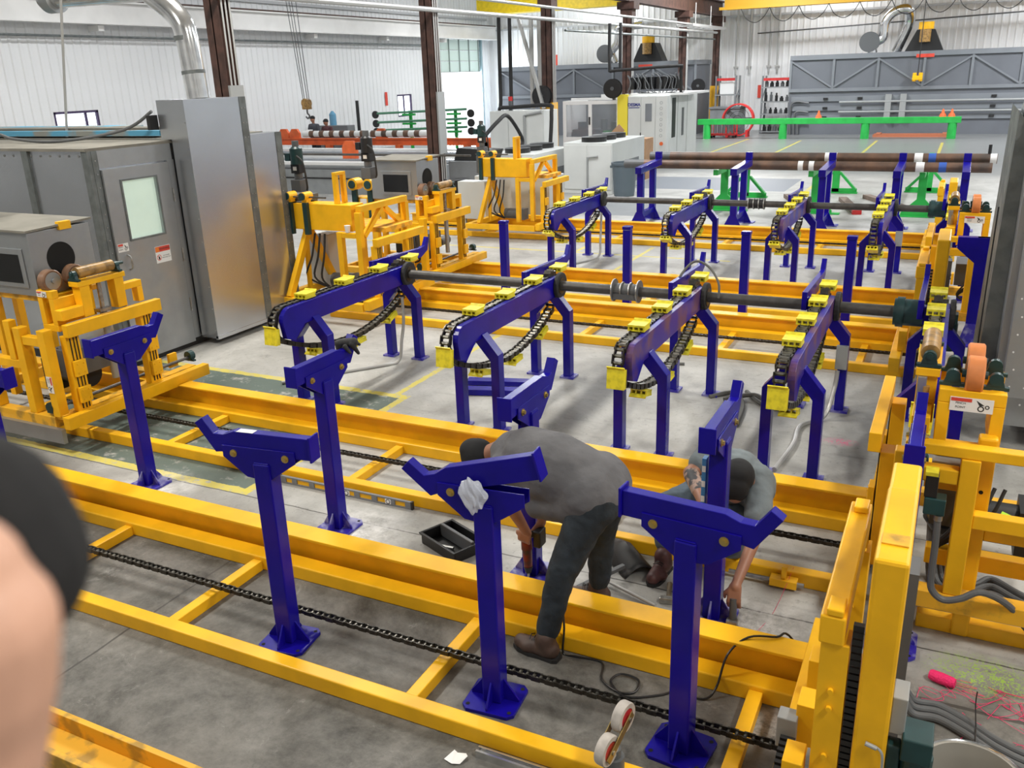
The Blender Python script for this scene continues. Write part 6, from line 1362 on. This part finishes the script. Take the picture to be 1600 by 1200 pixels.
# plastic bag on post head
t = thing('plastic_bag', (-1.835, 3.185, 1.16), 'crumpled clear plastic bag draped on the head of the foreground post', 'bag')
random.seed(11); bmh = bmesh.new(); bmesh.ops.create_icosphere(bmh, subdivisions=4, radius=1)
for v in bmh.verts:
    c = v.co.copy(); k = 1+0.16*math.sin(7*c.x+3*c.z)*math.cos(6*c.z-2*c.y)+0.06*math.sin(17*c.x+11*c.z)
    tz = 1.0 if c.z > 0 else 1.25; wx = 1.0 if c.z > 0 else max(0.25, 1+c.z*0.75)
    v.co = Vector((c.x*0.078*k*wx, c.y*0.022*k - 0.012, c.z*0.078*k*tz+0.02))
me = bpy.data.meshes.new('film'); bmh.to_mesh(me); bmh.free(); o = bpy.data.objects.new('film', me); COL.objects.link(o); me.materials.append(BAG); o.parent = t
# black glove on post M tip
gl = thing('work_glove', (-3.66, 4.70, 1.27), 'black rubber glove knotted around the tip of a blue bracket post', 'glove')
blob('glove', [((-0.05, 0.0, 0.02), (0.05, 0.02, 0.03), 0.028, 0.032), ((0.05, 0.0, 0.02), (0.075, 0.03, -0.05), 0.022, 0.012), ((-0.05, -0.02, 0.02), (-0.05, -0.02, -0.03), 0.026, 0.02), ((0.0, 0.05, 0.03), (0.06, 0.07, 0.0), 0.02, 0.011), ((0.02, -0.04, 0.01), (0.06, -0.04, -0.03), 0.018, 0.010)], BLKR, gl, 0.005, 2)
# power cord
one('power_cord', MB().tube([(-1.78, 4.12, 0.26), (-1.69, 3.86, 0.262), (-1.64, 3.76, 0.14), (-1.63, 3.72, 0.008), (-1.56, 3.72, 0.006), (-1.41, 3.73, 0.006), (-1.36, 3.60, 0.006), (-1.25, 3.54, 0.006), (-1.17, 3.57, 0.008), (-1.18, 3.66, 0.014), (-1.28, 3.67, 0.014), (-1.31, 3.60, 0.006), (-1.2, 3.52, 0.006), (-1.05, 3.60, 0.006), (-0.98, 3.66, 0.006), (-0.84, 3.66, 0.006), (-0.79, 3.72, 0.05), (-0.76, 3.80, 0.2), (-0.68, 3.90, 0.262), (-0.55, 3.96, 0.262), (-0.50, 4.03, 0.24), (-0.35, 4.12, 0.008), (-0.15, 4.2, 0.008)], 0.006, 8, 5), BLK, 'thin black power cord looping on the concrete and over the track', 'cord')
# unistrut, paper, casters
t = thing('channel_strut', (-1.45, 2.84, 0), 'silver slotted channel strut lying against the nearest track', 'strut', rz=-0.0)
MB().box(-0.25, 0.62, 0.0, 0.004, 0, 0.04).box(-0.25, 0.62, 0.037, 0.041, 0, 0.04).box(-0.25, 0.62, 0.004, 0.037, 0, 0.004).box(-0.25, 0.62, 0.004, 0.012, 0.036, 0.04).box(-0.25, 0.62, 0.029, 0.037, 0.036, 0.04).make('channel', DUCT, t)
t = thing('paper_scrap', (-1.78, 2.79, 0.003), 'torn white paper scrap on the concrete in the foreground', 'paper')
MB().add([(-0.05,-0.02,0),(0.0,-0.035,0.004),(0.035,-0.02,0.002),(0.05,0.03,0.012),(0.03,0.05,0.004),(-0.01,0.04,0.002),(-0.03,0.045,0.008)], [(0,1,2,3,4,5,6)]).make('sheet', WHITE, t)
t = thing('caster_wheels', (-1.035, 2.89, 0), 'pair of red-centred caster wheels on a dark stand in the foreground', 'casters', rz=-0.2)
MB().cyl((0, 0, 0), (0, 0, 0.22), 0.045, n=18).cyl((0, 0, 0.2201), (0, 0, 0.26), 0.03, n=16).make('stand', GREYD, t, smooth=True)
pl_ = MB()
for sy in (0.045, -0.045): pl_.beam((-0.012, -0.085, 0.29), (0.01, 0.085, 0.40), 0.004, 0.05) if False else None
for sx in (-0.032, 0.032): pl_.beam((sx, -0.10, 0.27), (sx, 0.10, 0.39), 0.004, 0.04, (1, 0, 0) if False else (0, 0, 1))
pl_.make('side_plate', mat('brass_toned_plate', (0.30, 0.22, 0.08), 0.4, 0.7), t, bevel=0.001)
for yy, zz in ((-0.062, 0.295), (0.072, 0.375)):
    w_ = MB().lathe([(0.045, -0.022), (0.066, -0.022), (0.069, -0.015), (0.069, 0.015), (0.066, 0.022), (0.045, 0.022), (0.045, -0.022)], (0, yy, zz), 'x', 32).make('wheel', WHEELW, t, smooth=True)
    MB().lathe([(0.0, -0.012), (0.046, -0.018), (0.046, 0.018), (0.0, 0.012)], (0, yy, zz), 'x', 28).make('hub', RED, w_, smooth=True)
    MB().cyl((0.034, yy, zz), (0.040, yy, zz), 0.010, n=10).make('axle_bolt', STEEL, w_)
# twine, hoses, bucket at bottom right
t = thing('twine_spool', (0.23, 4.27, 0.031), 'bright pink spool of mason twine on the floor', 'spool', rz=-0.28)
MB().lathe([(0.0, -0.062), (0.022, -0.062), (0.028, -0.05), (0.030, 0), (0.027, 0.05), (0.021, 0.062), (0.0, 0.062)], (0, 0, 0), 'x', 20).make('spool', PINK, t, smooth=True)
random.seed(21); m = MB()
for s_ in range(16):
    pts = [(0.30+0.35*random.random(), 3.80+0.55*random.random(), 0.006)]
    for k in range(6):
        p = pts[-1]; pts.append((min(0.85, max(0.12, p[0]+random.uniform(-0.16, 0.18))), min(4.3, max(3.7, p[1]+random.uniform(-0.14, 0.14))), 0.005+0.012*random.random()))
    m.tube(pts, 0.0013, 4, 5)
one('loose_twine', m, PINK, 'tangle of loose pink twine on the floor at the bottom right', 'twine', kind='stuff')
one('chalk_line', MB().tube([(-0.62, 4.95, 0.1), (-0.66, 4.6, 0.004), (-0.71, 4.35, 0.004), (-0.80, 4.1, 0.004)], 0.0012, 4, 4), PINK, 'thin pink string line by the kneeling worker', 'string')
for k, lb in enumerate(('upper of the three thick black hoses at the bottom right', 'middle of the three thick black hoses at the bottom right', 'lowest of the three thick black hoses at the bottom right')):
    one('thick_hose', MB().tube([(0.05, 4.06-0.05*k, 0.10), (0.11, 4.05-0.052*k, 0.022), (0.22, 4.06-0.052*k, 0.020), (0.34, 4.00-0.052*k, 0.020), (0.475, 3.905-0.052*k, 0.020), (0.65, 3.85-0.052*k, 0.020), (1.1, 3.82-0.052*k, 0.020)], 0.0195, 12), HOSE, lb, 'hose', 'thick hoses on the floor')
one('cable_tie', MB().tube([(0.38, 3.93, 0.045), (0.37, 4.0, 0.12), (0.37, 4.02, 0.18)], 0.003, 5).tube([(0.38, 3.93, 0.045), (0.38, 3.87, 0.045), (0.38, 3.80, 0.035)], 0.003, 5), BLK, 'black cable tie sticking up from the thick hoses', 'cable tie')
for k, lb in enumerate(('long grey hose hanging under the right-hand frame, outermost loop', 'long grey hose under the right-hand frame, second loop', 'long grey hose under the right-hand frame, third loop', 'long grey hose under the right-hand frame, innermost loop')):
    one('hydraulic_hose', MB().tube([(0.10+0.02*k, 5.45, 0.30), (0.13+0.03*k, 5.3+0.02*k, 0.03), (0.20+0.03*k, 5.1+0.07*k, 0.022), (0.32+0.02*k, 5.06+0.08*k, 0.022), (0.47, 5.14+0.09*k, 0.022), (0.62, 5.02+0.09*k, 0.022), (0.9, 4.85+0.09*k, 0.022)], 0.019, 10), HOSE, lb, 'hose', 'hydraulic hoses under the frame')
one('front_hose', MB().tube([(0.113, 4.5, 0.80), (0.118, 4.5, 0.66), (0.12, 4.5, 0.50), (0.13, 4.5, 0.40), (0.19, 4.5, 0.35), (0.27, 4.5, 0.377), (0.36, 4.52, 0.425), (0.50, 4.6, 0.33), (0.65, 4.7, 0.12), (0.9, 4.7, 0.03)], 0.018, 10), HOSE, 'dark hose hanging from the green valve and sweeping right', 'hose')
t = thing('plastic_bucket', (0.33, 3.24, 0), 'round pale bucket with scraps inside at the bottom right corner', 'bucket')
MB().lathe([(0.0, 0.004), (0.15, 0.004), (0.18, 0.33), (0.187, 0.335), (0.187, 0.345), (0.174, 0.345), (0.146, 0.015), (0.0, 0.012)], (0, 0, 0), 'z', 40).make('tub', mat('pale_bucket', (0.42, 0.40, 0.36), 0.35, 0.3), t, smooth=True)
MB().lathe([(0.186, 0.345), (0.192, 0.35), (0.186, 0.355)], (0, 0, 0), 'z', 40).make('rim', DUCT, t, smooth=True)
one('bucket_scrap', MB().add([(0,0,0),(0.08,0.02,0.03),(0.06,0.09,0.05),(0.0,0.06,0.01)], [(0,1,2,3)]), WHITE, 'white torn scrap inside the pale bucket', 'scrap', loc=(0.28, 3.24, 0.20))
one('lacing_cord', MB().tube([(-0.03, 2.91, 0.62), (0.0, 2.90, 0.60), (0.005, 2.90, 0.50), (-0.005, 2.90, 0.36), (-0.01, 2.90, 0.3)], 0.005, 6).cyl((-0.06, 2.905, 0.625), (-0.02, 2.905, 0.615), 0.009, n=10), BOXG, 'grey lacing knot with dangling cord on the big yellow lift arm', 'cord')
# track side details
t = thing('slide_clamp', (-0.66, 4.80, 0), 'yellow clamp block on a chrome rod beside the track, right of the kneeling worker', 'clamp')
MB().box(-0.08, 0.08, 0.02, 0.09, 0.02, 0.07).box(-0.015, 0.015, 0.04, 0.08, 0.0705, 0.15).make('block', YEL, t, bevel=0.003); MB().cyl((-0.33, 0.05, 0.045), (0.12, 0.05, 0.045), 0.014, n=12).make('rod', STEEL, t)
t = thing('blue_trays', (-3.95, 7.35, 0), 'pair of flat blue steel brackets lying on the concrete', 'brackets')
MB().beam((-0.35, 0.12, 0.035), (0.30, 0.30, 0.035), 0.12, 0.05).make('bracket', BLU, t, bevel=0.003); MB().beam((-0.25, -0.15, 0.035), (0.32, 0.02, 0.035), 0.12, 0.06).make('bracket', BLU, t, bevel=0.003)
# conduits down conveyor legs
one('flex_conduit', MB().tube([(-5.38, 7.98, 0.72), (-5.37, 7.96, 0.45), (-5.36, 7.88, 0.25), (-5.37, 7.80, 0.03), (-5.5, 7.60, 0.02), (-5.9, 7.1, 0.02), (-6.15, 6.75, 0.02)], 0.018, 10), CONDU, 'silver flexible conduit curving across the floor from the leftmost near conveyor', 'conduit', 'silver flexible conduits')
one('flex_conduit', MB().tube([(-0.76, 7.93, 0.42), (-0.77, 7.88, 0.25), (-0.82, 7.75, 0.04), (-0.98, 7.5, 0.02), (-0.97, 7.1, 0.02), (-0.99, 6.8, 0.02), (-1.02, 6.5, 0.02)], 0.020, 10), CONDU, 'grey flexible conduit running from the grey box on the conveyor leg', 'conduit', 'silver flexible conduits')
one('flex_conduit', MB().tube([(-5.36, 14.15, 0.75), (-5.36, 14.1, 0.3), (-5.36, 14.0, 0.03), (-5.5, 13.5, 0.02), (-5.8, 12.9, 0.02)], 0.02, 8), CONDU, 'silver flexible conduit beside the leftmost far conveyor', 'conduit', 'silver flexible conduits')
one('leg_box', MB().box(-0.05, 0.05, -0.04, 0.0, 0, 0.22), BOXG, 'grey junction box on a rear leg of the rust-stained conveyor', 'box', loc=(-0.74, 7.998, 0.42), bevel=0.005)
one('leg_box', MB().box(-0.05, 0.05, -0.04, 0.0, 0, 0.22), BOXG, 'grey junction box on a rear leg of the conveyor before the green stand', 'box', loc=(-0.68, 14.198, 0.42), bevel=0.005)
one('drive_box', MB().box(-0.10, 0.10, -0.08, 0.08, -0.3, 0.10).box(-0.11, 0.11, -0.09, 0.09, 0.1005, 0.12), BOXG, 'grey terminal box behind the leftmost near conveyor', 'box', loc=(-5.68, 8.42, 0.98), bevel=0.006)
# straps
one('webbing_strap', MB().tube([(-2.25, 7.95, 0.95), (-2.26, 8.0, 1.12), (-2.15, 8.12, 1.28), (-2.0, 8.1, 1.25), (-1.88, 8.02, 1.12), (-1.87, 8.0, 0.98)], 0.012, 6), STRAP, 'grey webbing strap looped over the pulley end of a conveyor', 'strap')
fs_ = MB()
for pts in ([(-1.9, 7.95, 0.01), (-1.7, 8.1, 0.03), (-1.55, 7.8, 0.02), (-1.5, 7.3, 0.012)], [(-1.75, 7.9, 0.02), (-1.5, 8.05, 0.05), (-1.3, 7.9, 0.02), (-1.1, 7.95, 0.012)], [(-1.6, 8.2, 0.02), (-1.4, 7.9, 0.03), (-1.2, 7.85, 0.015)]): fs_.tube(pts, 0.022, 6)
one('lifting_strap', fs_, STRAP, 'tangled dark lifting strap on the concrete between two conveyors', 'strap')
one('lifting_strap', MB().tube([(-3.05, 8.55, 0.015), (-2.95, 8.7, 0.03), (-2.75, 8.75, 0.012), (-2.4, 8.85, 0.012)], 0.018, 6), STRAP, 'short dark strap end on the concrete by the track, left of the strapped conveyor', 'strap')
t = thing('hydraulic_valve', (0.09, 4.52, 0.80), 'dark green valve block with a yellow top tab beside the big lift arm', 'valve')
MB().box(-0.05, 0.05, -0.04, 0.05, 0.03, 0.12).make('block', DGRN, t, bevel=0.005); MB().box(-0.055, 0.005, -0.03, 0.04, 0.1205, 0.24).make('solenoid', BLK, t, bevel=0.004); MB().box(-0.06, 0.0, -0.035, 0.045, 0.2405, 0.26).make('yellow_tab', PAD, t); MB().cyl((0.023, -0.02, 0.0), (0.023, -0.02, 0.029), 0.022, n=14).make('elbow', STEEL, t)
# yellow beams at the bottom left corner
t = thing('stacked_beam', (-3.6, 2.05, 0), 'worn yellow channel beam on the floor at the bottom left corner', 'beam', rz=-0.0)
MB().box(-1.6, 1.4, 0.10, 0.13, 0, 0.11).box(-1.6, 1.4, -0.10, -0.07, 0, 0.11).box(-1.6, 1.4, -0.0695, 0.0995, 0, 0.02).make('channel', YELW, t, bevel=0.003)

# ================================================================= pieces of one kind become parts of their own
import numpy as np
def islands(me):
    n = len(me.vertices); par = list(range(n))
    def find(a):
        while par[a] != a: par[a] = par[par[a]]; a = par[a]
        return a
    for e in me.edges:
        a, b = find(e.vertices[0]), find(e.vertices[1])
        if a != b: par[a] = b
    return [find(i) for i in range(n)]
SKIP = {'lettering', 'vertical_mark', 'rollers', 'drive_chain', 'chain', 'wire_rope', 'cable_chain', 'hose', 'hoses', 'rims', 'symbol', 'conduit'}
def split_pieces(o):
    me = o.data; isl = islands(me); ids = sorted(set(isl)); k = len(ids)
    if k < 2 or k > 160: return
    idx = {r: i for i, r in enumerate(ids)}; co = np.array([v.co for v in me.vertices]); lab = np.array([idx[r] for r in isl])
    lo = np.array([co[lab == i].min(0) for i in range(k)]); hi = np.array([co[lab == i].max(0) for i in range(k)]); size = (hi-lo).max(1)
    gap = np.maximum(0, np.maximum(lo[:, None]-hi[None], lo[None]-hi[:, None])); near = np.sqrt((gap**2).sum(2)) <= np.maximum(0.02, 0.5*np.maximum(size[:, None], size[None]))
    comp = list(range(k))
    def f(a):
        while comp[a] != a: a = comp[a]
        return a
    for a, b in zip(*np.nonzero(np.triu(near, 1))):
        a, b = f(a), f(b)
        if a != b: comp[b] = a
    roots = sorted({f(i) for i in range(k)})
    if len(roots) < 2 or len(roots) > 60: return
    of = [roots.index(f(i)) for i in lab]
    for g in range(1, len(roots)):
        bm = bmesh.new(); bm.from_mesh(me); bm.verts.ensure_lookup_table()
        bmesh.ops.delete(bm, geom=[v for v in bm.verts if of[v.index] != g], context='VERTS')
        m2 = bpy.data.meshes.new(me.name); bm.to_mesh(m2); bm.free(); m2.materials.append(me.materials[0])
        c = o.copy(); c.data = m2; COL.objects.link(c)
    bm = bmesh.new(); bm.from_mesh(me); bm.verts.ensure_lookup_table()
    bmesh.ops.delete(bm, geom=[v for v in bm.verts if of[v.index] != 0], context='VERTS'); bm.to_mesh(me); bm.free()
import re
for o in list(COL.objects):
    if o.type == 'MESH' and o.parent and o.parent.type == 'EMPTY' or (o.type == 'MESH' and o.parent and o.parent.parent):
        if re.sub(r'\.\d+$', '', o.name) in SKIP or len(o.data.vertices) > 6000: continue
        split_pieces(o)
